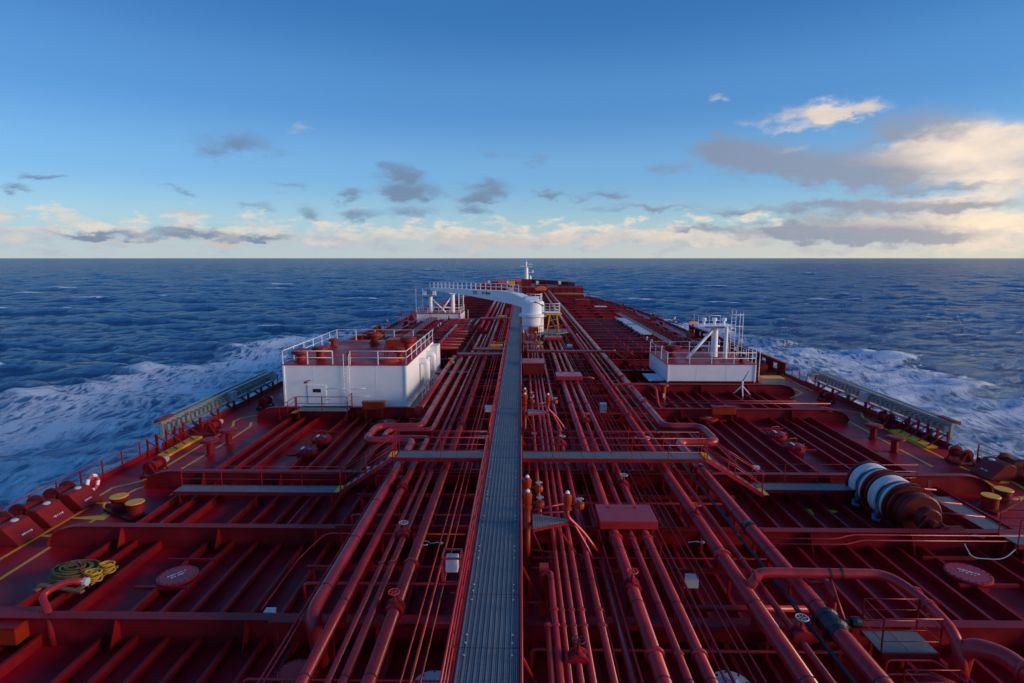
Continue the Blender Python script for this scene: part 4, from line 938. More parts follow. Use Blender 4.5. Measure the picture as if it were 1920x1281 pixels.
for k, (a, b) in enumerate((((-.9, .5), (1.0, -.75)), ((-.2, .7), (.9, -.35)))):
    tag(MB().tube([(p0.x + a[0], p0.y + a[1], .55), (p0.x + a[0] * .3, p0.y + a[1] * .3, .98), (p0.x + b[0] * .4, p0.y + b[1] * .4, .98), (p0.x + b[0], p0.y + b[1], .52)], .022, 6).build('lashing_strap', 'pipe_red'), ['long red lashing across the rope coil', 'short red lashing at the far side of the rope coil'][k], 'strap')
p = G(95, 1160, .9)
t = thing('gooseneck_vent', 'bent red gooseneck pipe on the near left girder', 'vent pipe', (p.x, p.y, 0))
MB().tube(fillet([(p.x, p.y, 0), (p.x - .1, p.y + .1, 1.0), (p.x - .75, p.y + .55, 1.35), (p.x - .2, p.y + 1.0, 1.55), (p.x + .25, p.y + 1.15, 1.45)], .35), .11, 12).build('tube', 'pipe_red', t)
MB().lathe((p.x + .28, p.y + 1.16, 1.44), [(.13, -.06), (.13, .06)], 14, 'x').build('mouth', 'slab', t)
p = G(30, 1180, .5)
t = thing('deck_locker', 'red locker at the left edge of the picture below the girder', 'locker', (p.x, p.y, 0))
MB().box(p.x - .9, p.x + .45, p.y - .5, p.y + .5, .3, .85).build('box', 'orange_red', t, .03)
MB().box(p.x - .95, p.x + .5, p.y - .55, p.y + .55, .85, .92).build('lid', 'frame_red', t, .01)
for q in (-.7, .3): inst('leg', post_mesh(.32, .1, 'frame_red'), t, (p.x + q, p.y, 0))
# lettering on the girder
text_mesh('NO. 6 CARGO', .105, 'lettering', 'lettering', main_deck, (-3.2, 15.86, .93), (R(62), 0, 0))
# ------------------------------------------------------------------ lights and junction boxes
def jbox(px, py, z, sz, label, mat='slab', leg=True, name='junction_box', rot=0):
    p = G(px, py, z); t = thing(name, label, 'box', (p.x, p.y, 0), 'pale equipment boxes among the pipes')
    MB().obox((p.x, p.y, z - sz[2] / 2), sz, rot).build('case', mat, t, .015)
    MB().obox((p.x, p.y, z + .012), (sz[0] * 1.06, sz[1] * 1.06, .025), rot).build('lid', mat, t)
    MB().lathe((p.x, p.y, z + .025), [(.02, 0), (.02, .03)], 8).build('knob', 'grey', t)
    if leg: inst('pedestal', post_mesh(max(.05, z - sz[2]), .14, 'frame_red'), t, (p.x, p.y, 0))
jbox(1293, 1082, 1.0, (.5, .42, .3), 'pale grey box between the right pipes below the flat cover')
jbox(1131, 757, 1.9, (.45, .4, .6), 'pale box on a stand between the pipes beyond the right walkway')
jbox(1316, 768, .9, (.4, .35, .4), 'small pale lamp box near the right hatch')
jbox(1068, 647, 2.0, (.6, .5, .3), 'small pale box right of the far three pipes')
jbox(918, 762, 2.2, (.6, .4, .35), 'pale blue box on the left rail of the catwalk')
jbox(506, 1145, .8, (.3, .25, .15), 'small pale box at the near left girder')
jbox(693, 877, 1.1, (.3, .2, .15), 'small white box beside the left stairs')
jbox(1418, 875, 1.1, (.3, .2, .15), 'small white box beside the right stairs')
t = thing('deck_light', 'pale floodlight box in a red frame hung on the catwalk', 'light', (-1.9, 15.3, 0))
cxl, cyl_, czl = -2.0, 15.55, 3.15
MB().obox((cxl, cyl_, czl), (.36, .34, .42)).build('lamp_case', 'slab', t, .02)
for a in (-.26, .26):
    for b in (-.26, .26): MB().box(cxl + a - .025, cxl + a + .025, cyl_ + b - .025, cyl_ + b + .025, czl - .45, czl + .28).build('frame_post', 'pipe_red', t)
for zz in (-.45, .28):
    for a in (-.26, .26): MB().box(cxl - .285, cxl + .285, cyl_ + a - .025, cyl_ + a + .025, czl + zz - .025, czl + zz + .025).box(cxl + a - .024, cxl + a + .024, cyl_ - .235, cyl_ + .235, czl + zz - .024, czl + zz + .024).build('frame_bar', 'pipe_red', t)
MB().beam((cxl + .26, cyl_, czl - .3), (-1.5, cyl_, 2.7), .05, .05).build('bracket', 'pipe_red', t)
# pump tops glimpsed under the pipes
for px, py, lab in ((810, 1274, 'pale round pump cover under the left edge of the catwalk'), (1372, 1274, 'pale round pump cover at the bottom right of the pipes'), (1205, 815, 'pale round pump cover between pipes beyond the walkway'), (903, 812, 'pale pump cover left of the catwalk beyond the walkway')):
    p = G(px, py, .7); t = thing('pump_cover', lab, 'pump', (p.x, p.y, 0), 'pale pump covers under the pipes')
    MB().lathe((p.x, p.y, 0), [(.42, 0), (.42, .5)], 24).build('casing', 'frame_red', t)
    MB().lathe((p.x, p.y, .5), [(.52, 0), (.52, .06), (.3, .09), (.16, .12), (.16, .3)], 24).build('top_plate', 'slab', t)
    for k in range(8): MB().lathe((p.x + .42 * math.cos(k * .785), p.y + .42 * math.sin(k * .785), .56), [(.035, 0), (.035, .05)], 6).build('bolt', 'black', t)
for (px, py, lab, s) in ((1315, 1018, 'white hose nozzle on the right beam', 1), (1330, 1016, 'white hose loop by the right main pipe', 0), (830, 1020, 'white cable end on the left beam near the catwalk', -1), (795, 1019, 'small white cable loop between the left pipes', 0)):
    p = G(px, py, 1.46)
    if s: m = MB().tube([(p.x - .5, p.y, 1.47), (p.x - .2, p.y + .03, 1.5), (p.x, p.y, 1.48)], .022, 8).lathe((p.x + .05 * s, p.y, 1.48), [(.03, -.08), (.06, 0), (.03, .08)], 10, 'x')
    else: m = MB().tube([(p.x + .2 * math.cos(u), p.y + .15 * math.sin(u), 1.47) for u in np.linspace(.5, 5.6, 16)], .02, 8)
    tag(m.build('cable_end', 'slab'), lab, 'cable')

# ------------------------------------------------------------------ deckhouses
def mush_vent(par, x, y, z, r=.5, h=.9, mat='bulwark_red'):
    r *= .82; h *= .8
    v = MB().lathe((x, y, z), [(r * .75, 0), (r * .7, .06), (r * .5, .1), (r * .5, h * .55), (r * .62, h * .62)], 20).build('mushroom_vent', mat, par)
    MB().lathe((x, y, z + h * .62), [(r * .9, 0), (r, h * .08), (r, h * .3), (r * .75, h * .38)], 22).build('vent_cap', mat, v)
def deckhouse(label, x0, x1, y0, y1, z0, z1, gate=None):
    t = thing('deckhouse', label, 'deckhouse', ((x0 + x1) / 2, y0, 0), 'white deckhouses')
    MB().box(x0, x1, y0, y1, z0, z1).build('wall', 'white', t, .04)
    MB().box(x0 - .05, x1 + .05, y0 - .05, y1 + .05, z1 + .003, z1 + .07).build('roof', 'deck_red', t)
    MB().box(x0 + .1, x1 - .1, y0 + .3, y1 - .3, 0, z0).build('plinth', 'frame_red', t)
    for x in (x0 + .12, x1 - .12): MB().box(x - .05, x + .05, y0 - .06, y0 - .002, z0, z1).build('corner_post', 'white', t)
    zr = z1 + .07; c = .06
    for x in np.linspace(x0, x1, int((x1 - x0) / 2.3) + 1)[1:-1]: MB().box(x - .012, x + .012, y0 - .008, y0 - .001, z0 + .02, z1 - .02).build('weld_seam', 'white', t)
    MB().box(x0 + .02, x1 - .02, y0 - .03, y0 - .001, z0, z0 + .10).build('skirting', 'frame_red', t)
    runs = [[(x1 - c, y0 + c, zr), (x1 - c, y1 - c, zr), (x0 + c, y1 - c, zr), (x0 + c, y0 + c, zr)]]
    if gate: runs += [[(x0 + c, y0 + c, zr), (gate[0], y0 + c, zr)], [(gate[1], y0 + c, zr), (x1 - c, y0 + c, zr)]]
    else: runs[0].append((x1 - c, y0 + c, zr))
    for r in runs: railing(t, r, 1.0, 2, 2.0, 'white', .022, .06)
    return t
# large port deckhouse
x0, x1, y0, y1, z0, z1 = -17.8, -8.45, 41.4, 54.2, .75, 4.1
t = deckhouse('large white deckhouse with a red flat roof left of the pipes', x0, x1, y0, y1, z0, z1, gate=(-14.0, -12.7))
d = MB().box(-15.95, -14.55, y0 - .05, y0 - .002, 1.15, 2.62).build('door', 'white', t, .02)
MB().box(-15.55, -14.95, y0 - .062, y0 - .051, 2.05, 2.32).build('window', 'glass', d)
for zz in (1.5, 2.3): MB().box(-14.5, -14.3, y0 - .07, y0 - .01, zz, zz + .05).build('hinge', 'grey', d)
MB().tube([(-15.7, y0 - .02, 2.95), (-15.7, y0 - .35, 3.05), (-15.85, y0 - .45, 2.95)], .03, 8).lathe((-15.9, y0 - .48, 2.85), [(.16, 0), (.06, .14)], 14).build('door_lamp', 'dark_red', t)
for x in (-13.15, -12.75): MB().tube([(x, y0 - .12, z0), (x, y0 - .12, z1 + .9)], .02, 6).build('ladder_rail', 'white', t)
for k in range(11): MB().tube([(-13.15, y0 - .12, z0 + .3 + k * .3), (-12.75, y0 - .12, z0 + .3 + k * .3)], .015, 6).build('rung', 'white', t)
for a, b in (((-12.7, 2.35), (-11.6, 2.35)), ((-14.2, 2.4), (-13.2, 2.35)), ((-12.6, 1.75), (-11.3, 1.75))): MB().tube([(a[0], y0 - .04, a[1]), (b[0], y0 - .04, b[1])], .015, 6).build('wall_cable', 'white', t)
for (x, y, r, h) in ((-16.8, 42.6, .85, 1.2), (-15.8, 44.0, .8, 1.2), (-13.6, 52.0, .85, 1.3), (-9.6, 47.8, .85, 1.5), (-9.4, 43.4, .55, 1.2), (-16.9, 50.5, .5, .8)): mush_vent(t, x, y, z1 + .07, r, h)
MB().box(-12.0, -9.6, 49.6, 51.6, z1 + .07, z1 + .75).build('skylight', 'orange_red', t, .04)
MB().lathe((-10.2, 42.9, z1 + .07), [(.9, 0), (.75, .18), (.3, .26)], 22).build('roof_dome', 'orange_red', t)
mush_vent(t, -13.0, 42.6, z1 + .07, .35, .9)
for x in (-11.0, -10.8): MB().tube([(x, 45.2, z1 + .07), (x, 45.2, z1 + .9)], .04, 8).build('air_pipe', 'dark_red', t)
# swan-neck ducts on the right wall
for yy, hh in ((46.6, 1.6), (50.2, 2.2)):
    MB().tube(fillet([(x1 - .1, yy, 3.5), (x1 + .6, yy, 3.5), (x1 + .6, yy, hh - .2)], .4), .27, 16).build('duct', 'white', t)
    MB().lathe((x1 + .06, yy, 3.5), [(.34, -.05), (.34, .05)], 20, 'x').build('duct_collar', 'white', t)
MB().box(x1 + .01, x1 + .7, 52.0, 53.8, .75, 3.9).build('side_housing', 'white', t, .04)
railing(t, [(x1 + .9, 42.5, .8), (x1 + .9, 48.5, .8)], 1.1, 3, 1.5, 'white', .02, .05)
MB().box(x1 + .05, x1 + 1.0, 42, 50, .72, .78).build('side_grating', 'grating', t)
p = thing('door_platform', 'small grating platform with red rails at the deckhouse door', 'walkway', (-15, 40.6, 0))
MB().box(-16.3, -12.6, 40.0, 41.3, .98, 1.03).build('grating_panel', 'grating', p)
railing(p, [(-12.6, 41.2, 1.03), (-12.6, 40.05, 1.03), (-16.3, 40.05, 1.03)], 1.0, 2, 1.9, 'frame_red', .022, .06)
railing(p, [(-17.6, 40.05, .3), (-16.4, 40.05, 1.03)], 1.0, 3, .6, 'frame_red', .022, .06)
MB().box(-16.75, -16.4, 40.1, 41.0, .8, .84).build('warning_step', 'yellow', p)
for x in (-16.2, -12.7): inst('leg', post_mesh(.98, .08, 'frame_red'), p, (x, 40.1, 0))
p = thing('fire_box', 'orange red locker under the front of the large deckhouse', 'locker', (-10.9, 40.6, 0))
MB().box(-11.6, -10.0, 40.3, 40.75, 1.0, 1.55).build('box', 'orange_red', p, .03); MB().box(-11.65, -9.95, 40.25, 40.77, 1.551, 1.6).build('lid', 'orange_red', p)
for x in (-11.4, -10.2): inst('leg', post_mesh(1.0, .1, 'orange_red'), p, (x, 40.55, 0))
p = thing('fire_box', 'orange red locker on the girder ahead of the right hatch', 'locker', (14.8, 40.6, 0))
MB().box(13.9, 15.6, 40.3, 40.7, .75, 1.3).build('box', 'orange_red', p, .03); MB().box(13.85, 15.65, 40.25, 40.72, 1.301, 1.35).build('lid', 'frame_red', p)
for x in (14.1, 15.4): inst('leg', post_mesh(.76, .1, 'frame_red'), p, (x, 40.5, 0))
# starboard deckhouse with the signal mast
x0, x1, y0, y1, z0, z1 = 13.1, 21.1, 50.4, 57.4, .95, 2.55
t = deckhouse('low white deckhouse with a white mast, right of the pipes', x0, x1, y0, y1, z0, z1)
mush_vent(t, 14.6, 54.6, z1 + .07, .8, 1.3); mush_vent(t, 20.2, 51.6, z1 + .07, .45, .6, 'dark_red')
for x in (20.9, 21.6):
    for k in (0, .9): MB().tube([(x, 51.0 + k, z0), (x, 51.0 + k, z1 + 1.3)], .03, 8).build('ladder_rail', 'white', t)
MB().box(11.6, 13.0, 50.8, 53.5, .95, 1.1).build('ledge', 'slab', t)
m = thing('signal_mast', 'white mast with braces and lamp platform on the right deckhouse', 'mast', (18.6, 54.4, z1))
mx, my, mz = 18.6, 54.4, z1 + .07
MB().lathe((mx, my, mz), [(.34, 0), (.28, 3.0)], 20).build('column', 'white', m)
MB().lathe((mx + .75, my - .9, mz), [(.2, 0), (.16, 3.0)], 14).build('column', 'white', m)
for a, b in (((15.6, 53.0, mz), (mx - .1, my, mz + 2.7)), ((17.2, my, mz + 1.0), (mx + .5, my, mz + 1.0)), ((17.5, my, mz + 2.1), (mx, my, mz + 2.1))):
    MB().tube([a, b], .15 if a[2] == mz else .1, 10).build('brace', 'white', m)
MB().box(mx - 1.9, mx + 1.4, my - .8, my + .7, mz + 3.0, mz + 3.12).build('platform', 'white', m)
MB().box(mx - .9, mx + 1.2, my - .7, my + .5, mz + 2.80, mz + 2.998).build('platform_frame', 'tray', m)
railing(m, [(mx - 1.85, my + .65, mz + 3.12), (mx - 1.85, my - .75, mz + 3.12), (mx + .2, my - .75, mz + 3.12)], .9, 2, 1.0, 'white', .014, .03)
for k in (-1.2, -.2, .7): MB().lathe((mx + k, my - .3, mz + 3.12), [(.12, 0), (.12, .3), (.22, .35), (.22, .6), (.1, .65)], 14).build('lamp', 'white', m)
for x, h in ((20.2, 4.4), (20.6, 4.4), (21.0, 4.2), (21.3, 4.2)): MB().tube([(x, 54.6, mz), (x, 54.6, mz + h)], .03, 8).build('ladder_rail', 'white', m)
for k in range(12): MB().tube([(20.2, 54.6, mz + .4 + k * .33), (20.6, 54.6, mz + .4 + k * .33)], .018, 6).build('rung', 'white', m)
for zz in (4.0, 2.9): MB().tube([(mx + 1.3, my, mz + zz), (21.3, 54.6, mz + zz)], .025, 6).build('stay', 'white', m)
# things round the starboard deckhouse
p = G(1447, 716, .2)
t = thing('yellow_lid_box', 'grey box with a yellow lid beside the right deckhouse', 'box', (p.x, p.y, 0))
MB().box(p.x - 1.0, p.x + 1.0, p.y - .6, p.y + .6, 0, .55).build('case', 'grey', t, .03); MB().box(p.x - 1.05, p.x + 1.05, p.y - .65, p.y + .65, .56, .68).build('lid', 'yellow', t, .02)
p = G(1391, 738, .4)
t = thing('tripod_davit', 'small white tripod davit in front of the right deckhouse', 'davit', (p.x, p.y, 0))
for a in (0.3, 2.4, 4.5): MB().tube([(p.x, p.y, 1.1), (p.x + .95 * math.cos(a), p.y + .8 * math.sin(a), .1)], .05, 8).build('leg', 'white', t)
MB().tube([(p.x, p.y, .7), (p.x, p.y, 1.6)], .07, 10).build('post', 'white', t)
MB().tube([(p.x, p.y, 1.5), (p.x + .35, p.y - .4, 2.5)], .05, 8).build('arm', 'grey', t)
p = G(1243, 756, .3)
t = thing('vent_post', 'red vent post with a flat top beside the starboard deckhouse', 'vent pipe', (p.x, p.y, 0))
MB().lathe((p.x, p.y, 0), [(.35, 0), (.35, .2), (.2, .26), (.2, 1.7), (.42, 1.75), (.42, 1.9)], 20).build('stem', 'orange_red', t)
MB().box(p.x - .07, p.x + .07, p.y - .22, p.y - .2, .8, 1.15).build('name_plate', 'lettering', t)
# forward port deckhouse with the crane boom rest
x0, x1, y0, y1, z0, z1 = -18.0, -10.3, 97.5, 104.0, .8, 2.45
t = deckhouse('white forward deckhouse under the crane boom at the left', x0, x1, y0, y1, z0, z1)
for x in (x1 - .1, x1 + 1.2): MB().tube([(x, 97.4, .8), (x, 97.4, 3.2)], .04, 8).build('ladder_rail', 'white', t)
m = thing('boom_rest', 'white braced twin posts carrying the tip of the crane boom', 'boom rest', (-14.3, 100, z1))
for x, h in ((-15.9, 2.9), (-12.0, 3.25)): MB().lathe((x, 100, z1 + .07), [(.36, 0), (.34, h - .2), (.5, h)], 16).build('column', 'white', m)
for a, b in (((-15.8, 100, 5.0), (-13.2, 99.5, 2.55)), ((-12.2, 100, 5.3), (-14.2, 99.5, 2.55)), ((-15.8, 100, 3.4), (-12, 100, 3.4))): MB().tube([a, b], .13, 8).build('brace', 'white', m)
MB().box(-17.2, -14.9, 99.2, 100.8, 5.43, 5.6).build('lamp_platform', 'tray', m)
for x in (-16.9, -15.2): MB().box(x - .3, x + .3, 99.4, 99.9, 5.602, 6.3).build('floodlight', 'white', m)
MB().prism([(-12.5, 99.7, 5.7), (-11.5, 99.7, 5.7), (-11.3, 99.7, 6.2), (-12.0, 99.7, 5.85), (-12.7, 99.7, 6.2)], (0, .6, 0)).build('cradle', 'white', m)
for x, h in ((-18.6, 4.1), (-17.4, 4.2), (-11.0, 3.4), (-10.2, 3.6)): MB().tube([(x, 100.5, z1), (x, 100.5, z1 + h)], .07, 8).build('ladder_rail', 'white', m)
for k in range(9): MB().tube([(-11.0, 100.5, z1 + .4 + k * .35), (-10.2, 100.5, z1 + .4 + k * .35)], .02, 6).build('rung', 'white', m)
# ------------------------------------------------------------------ hose crane
kx, ky = 1.55, 74.0
t = thing('hose_crane', 'white hose handling crane with its long boom stowed to the left', 'crane', (kx, ky, 0))
MB().lathe((kx, ky, 0), [(1.42, 0), (1.42, 4.4)], 30).build('pedestal', 'white', t)
MB().lathe((kx, ky, 4.4), [(1.42, 0), (1.8, .12), (1.8, .42), (1.6, .5), (1.5, .52)], 32).build('slew_ring', 'white', t)
tip = Vector((-15.6, 100.2, 6.65)); root = Vector((kx - .2, ky + .3, 6.75)); dv = (tip - root); ln = dv.length; u = dv.normalized(); w = Vector((-u.y, u.x, 0)).normalized()
MB().lathe((kx, ky, 4.92), [(1.45, 0), (1.45, 1.35), (1.3, 1.55)], 28).build('turret', 'white', t)
def boomsec(k0, k1, top0, top1, bot0, bot1, w0, w1):
    a, b = root + u * ln * k0, root + u * ln * k1; up = Vector((0, 0, 1)); vs = []
    for c, tp, bt_, ww in ((a, top0, bot0, w0), (b, top1, bot1, w1)):
        vs += [c + w * ww / 2 + up * tp, c - w * ww / 2 + up * tp, c - w * ww / 2 + up * bt_, c + w * ww / 2 + up * bt_]
    return vs
bm = MB()
for sec in (boomsec(-.03, .10, -.25, .52, -1.35, -.95, 1.7, 1.4), boomsec(.0995, .22, .52, .72, -.95, -.80, 1.4, 1.2), boomsec(.2195, .6, .72, .50, -.80, -.35, 1.2, 1.0), boomsec(.5995, 1.0, .50, .18, -.35, -.22, 1.0, .7)):
    bm._add(sec, [(0, 1, 2, 3), (7, 6, 5, 4), (0, 4, 5, 1), (1, 5, 6, 2), (2, 6, 7, 3), (3, 7, 4, 0)])
boom = bm.build('boom', 'white', t)
def bp_(k, z): return root + u * ln * k + Vector((0, 0, z))
for s in (-1, 1):
    for hh in (.5, 1.0): MB().tube([bp_(k, float(np.interp(k, [0, .22, .6, 1], [.55, .72, .5, .18])) + hh) + w * s * .45 for k in (.12, .22, .4, .6, .8, 1.0)], .03, 6).build('boom_rail', 'white', boom)
    for i in range(19):
        k = .12 + .88 * i / 18; inst('rail_post', post_mesh(1.0, .06, 'white'), boom, bp_(k, float(np.interp(k, [0, .22, .6, 1], [.55, .72, .5, .18]))) + w * s * .45)
MB().tube([bp_(.16, -.55) - w * .3, Vector((kx - .7, ky + .6, 5.1)) - w * .3], .2, 12).build('luffing_cylinder', 'white', t)
MB().lathe(bp_(.16, .85) , [(.35, -.35), (.35, .35)], 18, 'x').build('hoist_drum', 'grey', t)
MB().box(kx - .9, kx + .8, ky + .2, ky + 1.6, 6.45, 7.0).build('power_pack', 'white', t, .04)
railing(t, [(kx - .9, ky - 1.0, 6.45), (kx + .9, ky - 1.0, 6.4), (kx + 1.2, ky + .8, 6.4)], 1.0, 3, .6, 'white', .03, .06)
MB().beam((kx + .2, ky - 1.5, 6.5), (kx + 1.45, ky - .8, 5.9), .12, .12).build('gutter', 'black', t)
MB().box(kx + 1.5, kx + 3.5, ky - 1.0, ky + .6, 5.0, 5.1).build('control_platform', 'white', t)
railing(t, [(kx + 1.5, ky - .95, 5.1), (kx + 3.45, ky - .95, 5.1), (kx + 3.45, ky + .55, 5.1)], 1.1, 3, .65, 'white', .035, .07)
sl = root + u * ln * .40 - w * .60 + Vector((0, 0, .05)); yaw = math.atan2(u.y, u.x) + math.pi
text_mesh('SWL', .75, 'lettering', 'black', boom, root + u * ln * .46 + w * (.565) + Vector((0, 0, .1)), (R(90), 0, yaw))
strokes([2.2, 0], .42, boom, root + u * ln * .355 + w * .60 + Vector((0, 0, -.15)), (R(90), 0, yaw), 'black', 4)
st = thing('crane_stand', 'yellow trestle beside the crane base', 'trestle', (kx + 2.7, ky - .5, 0))
for x in (kx + 1.9, kx + 3.4):
    for y in (ky - 1.1, ky + .1): MB().beam((x, y, 2.5), (x + (.3 if x < kx + 2.5 else -.3), y, 4.8), .1, .1).build('leg', 'yellow', st)
MB().box(kx + 1.7, kx + 3.7, ky - 1.2, ky + .2, 4.75, 4.95).build('top', 'yellow', st)
for zz in (3.2, 4.0): MB().beam((kx + 2.0, ky - 1.15, zz), (kx + 3.3, ky - 1.15, zz + .3), .06, .06).build('brace', 'yellow', st)
pl = thing('crane_platform', 'round grating platform at the foot of the crane', 'platform', (kx + 1, ky - 1, 0))
MB().prism([(kx - 1.5 + .05, ky - 3.0, 2.45), (kx + 3.0, ky - 2.6, 2.45), (kx + 4.6, ky - 1.0, 2.45), (kx + 4.6, ky + 2, 2.45), (kx - 1.45, ky + 2.4, 2.45)], (0, 0, .08)).build('grating', 'grating', pl)
railing(pl, [(kx - 1.4, ky - 2.95, 2.53), (kx + 3.0, ky - 2.55, 2.53), (kx + 4.5, ky - 1.0, 2.53)], 1.0, 2, 1.2, 'frame_red', .025, .07)
for a, b in ((-1.2, -2.6), (2.8, -2.3), (4.3, 1.6), (-1.2, 2.0)): inst('leg', post_mesh(2.45, .16, 'frame_red'), pl, (kx + a, ky + b, 0))
MB().box(kx - .6, kx + .7, ky - 2.2, ky - 1.5, 2.54, 3.3).build('locker', 'orange_red', pl, .03)
# ------------------------------------------------------------------ manifolds
def manifold(side, label):
    n = 0
    for i, y in enumerate(np.arange(63.5, 99, 2.55)):
        if side < 0 and y < 66: continue
        xa = XC + side * (7.2 if side > 0 else 9.5); xe = XC + side * 17.6
        t = thing('manifold_pipe', '%s transverse red pipe of the %s manifold, counted from aft' % (['first', 'second', 'third', 'fourth', 'fifth', 'sixth', 'seventh', 'eighth', 'ninth', 'tenth', 'eleventh', 'twelfth', 'thirteenth', 'fourteenth'][n], label), 'pipe', (xe, y, 0), 'transverse manifold pipes'); n += 1
        r = .24 if i % 3 else .17
        MB().tube(fillet([(xa, y, 1.5), (xe - side * 2.2, y, 1.5), (xe - side * 1.5, y, 1.25), (xe + side * .6, y, 1.25)], .6), r, 12).build('tube', 'pipe_red', t)
        for q in (.3, .45, .8): MB().lathe((xa + (xe - xa) * q, y, 1.5), [(r * 1.35, -.06), (r * 1.35, .06)], 14, 'x').build('flange', 'pipe_red', t)
        MB().lathe((xa + (xe - xa) * .62, y, 1.5), [(r * .9, -.3), (r * 1.6, -.22), (r * 1.6, .22), (r * .9, .3)], 14, 'x').build('valve', 'dark_red', t)
        MB().tube([(xa + (xe - xa) * .62, y, 1.6), (xa + (xe - xa) * .62, y, 2.05)], .05, 6).lathe((xa + (xe - xa) * .62, y, 2.05), [(.12, 0), (.12, .16), (.05, .2)], 10).build('actuator', ('slab', 'frame_red', 'grey')[i % 3], t)
        if side > 0 or 70 < y < 96:
            x2 = XC + side * 18.3
            red_ = MB().lathe((x2, y, 1.25), [(.2, -.9), (.45, -.55), (.45, -.4), (.26, -.35), (.40, .35), (.58, .4), (.58, .55)], 20, 'x').build('reducer', 'bulwark_red', t)
        for q in (.1, .9): inst('saddle', post_mesh(1.3, .12, 'frame_red'), t, (xa + (xe - xa) * q, y, 0))
manifold(1, 'right'); manifold(-1, 'left')
for side, lab in ((1, 'right'), (-1, 'left')):
    x = XC + side * 20.6
    t = thing('drip_tray', 'blue grey drip tray beside the %s manifold' % lab, 'tray', (x, 84, 0), 'drip trays')
    MB().box(x - 1.1, x + 1.1, 68, 99, .35, .42).build('pan', 'tray', t)
    for s in (-1.1, 1.1): MB().box(x + s - .03, x + s + .03, 68, 99, .1, .7).build('coaming', 'tray', t)
    for y in (70, 84, 97): inst('leg', post_mesh(.36, .2, 'frame_red'), t, (x, y, 0))
    xw = XC + side * 15.9 if side > 0 else -14.9
    walkway('long railed gantry beside the %s manifold' % lab, xw - .5, xw + .5, 68, 106, 1.9, rails=('l', 'r'), name='manifold_gantry', rmat='frame_red', pw=3)
t = thing('hose_cover', 'long pale blue cover slab left of the right manifold gantry', 'cover', (16.9, 84, 0))
MB().box(15.9, 17.3, 75, 94.5, 1.95, 2.15).build('slab', 'slab', t, .04); MB().box(15.95, 17.25, 84.5, 86, 2.152, 2.2).build('joint_plate', 'tray', t)
for y in (77, 84, 92):
    for x in (16.1, 17.1): inst('leg', post_mesh(1.96, .12, 'frame_red'), t, (x, y, 0))
for px, py, z, lab, sz in ((1300, 605, .9, 'yellow valve set on the right manifold', (1.6, .4, .4)), (1330, 627, .4, 'yellow painted box on the right side deck', (1.0, 2.2, .4)), (788, 612, 1.0, 'yellow beam beside the forward deckhouse', (2.2, .5, .5)), (710, 632, .4, 'yellow painted box on the left side deck', (.9, 2.0, .4)),
                       (930, 650, 2.6, 'yellow valve with red wheel left of the catwalk', (1.4, .6, .5)), (942, 594, 2.5, 'far yellow valve left of the catwalk before the crane', (1.4, .6, .4)), (847, 681, 2.0, 'yellow step at the low crosswalk end', (.5, .6, .3)), (1155, 600, 1.4, 'small yellow valve ahead of the hose cover', (.8, .5, .5)), (960, 532, 4.4, 'round yellow ventilator on the forecastle left of the mast', (1.6, 1.4, 1.5))):
    p = G(px, py, z); t = thing('yellow_fitting', lab, 'fitting', (p.x, p.y, 0), 'yellow fittings')
    MB().box(p.x - sz[0] / 2, p.x + sz[0] / 2, p.y - sz[1] / 2, p.y + sz[1] / 2, z - sz[2] / 2, z + sz[2] / 2).build('body', 'yellow', t, .08)
    MB().lathe((p.x - sz[0] * .2, p.y, z + sz[2] / 2), [(.08, 0), (.08, .25), (.25, .27), (.25, .33)], 14).build('hand_wheel', 'life_red', t)
    inst('stand', post_mesh(max(.1, z - sz[2] / 2), .25, 'frame_red'), t, (p.x, p.y, 0))
# small fittings along the far side decks
rn = random.Random(3); k = 0
WORD = ['first', 'second', 'third', 'fourth', 'fifth', 'sixth', 'seventh', 'eighth', 'ninth', 'tenth']
for side, lab in ((1, 'right'), (-1, 'left')):
    for i, y in enumerate((61, 66, 72, 79, 87, 101, 112, 124, 138, 152)):
        x = XC + side * (halfb(y) - (2.3 if i % 2 else 1.3)); t = thing('deck_fitting', '%s red deck fitting along the far %s side deck, from aft' % (WORD[i], lab), 'fitting', (x, y, 0), 'deck fittings on the side decks')
        if i % 2: 
            MB().box(x - .45, x + .45, y - .8, y + .8, 0, .1).build('base', 'dark_red', t)
            for q in (-.45, .45): MB().lathe((x, y + q, .1), [(.28, 0), (.28, .6), (.34, .64), (.34, .72)], 16).build('post', 'bulwark_red', t)
        else:
            MB().prism([(x - .5, y - .7, 0), (x + .5, y - .7, 0), (x + .35, y - .7, .7), (x, y - .7, .95), (x - .35, y - .7, .7)], (0, 1.4, 0)).build('housing', 'bulwark_red', t)
            MB().lathe((x, y, .9), [(.3, 0), (.3, .2)], 14).build('cap', 'dark_red', t)
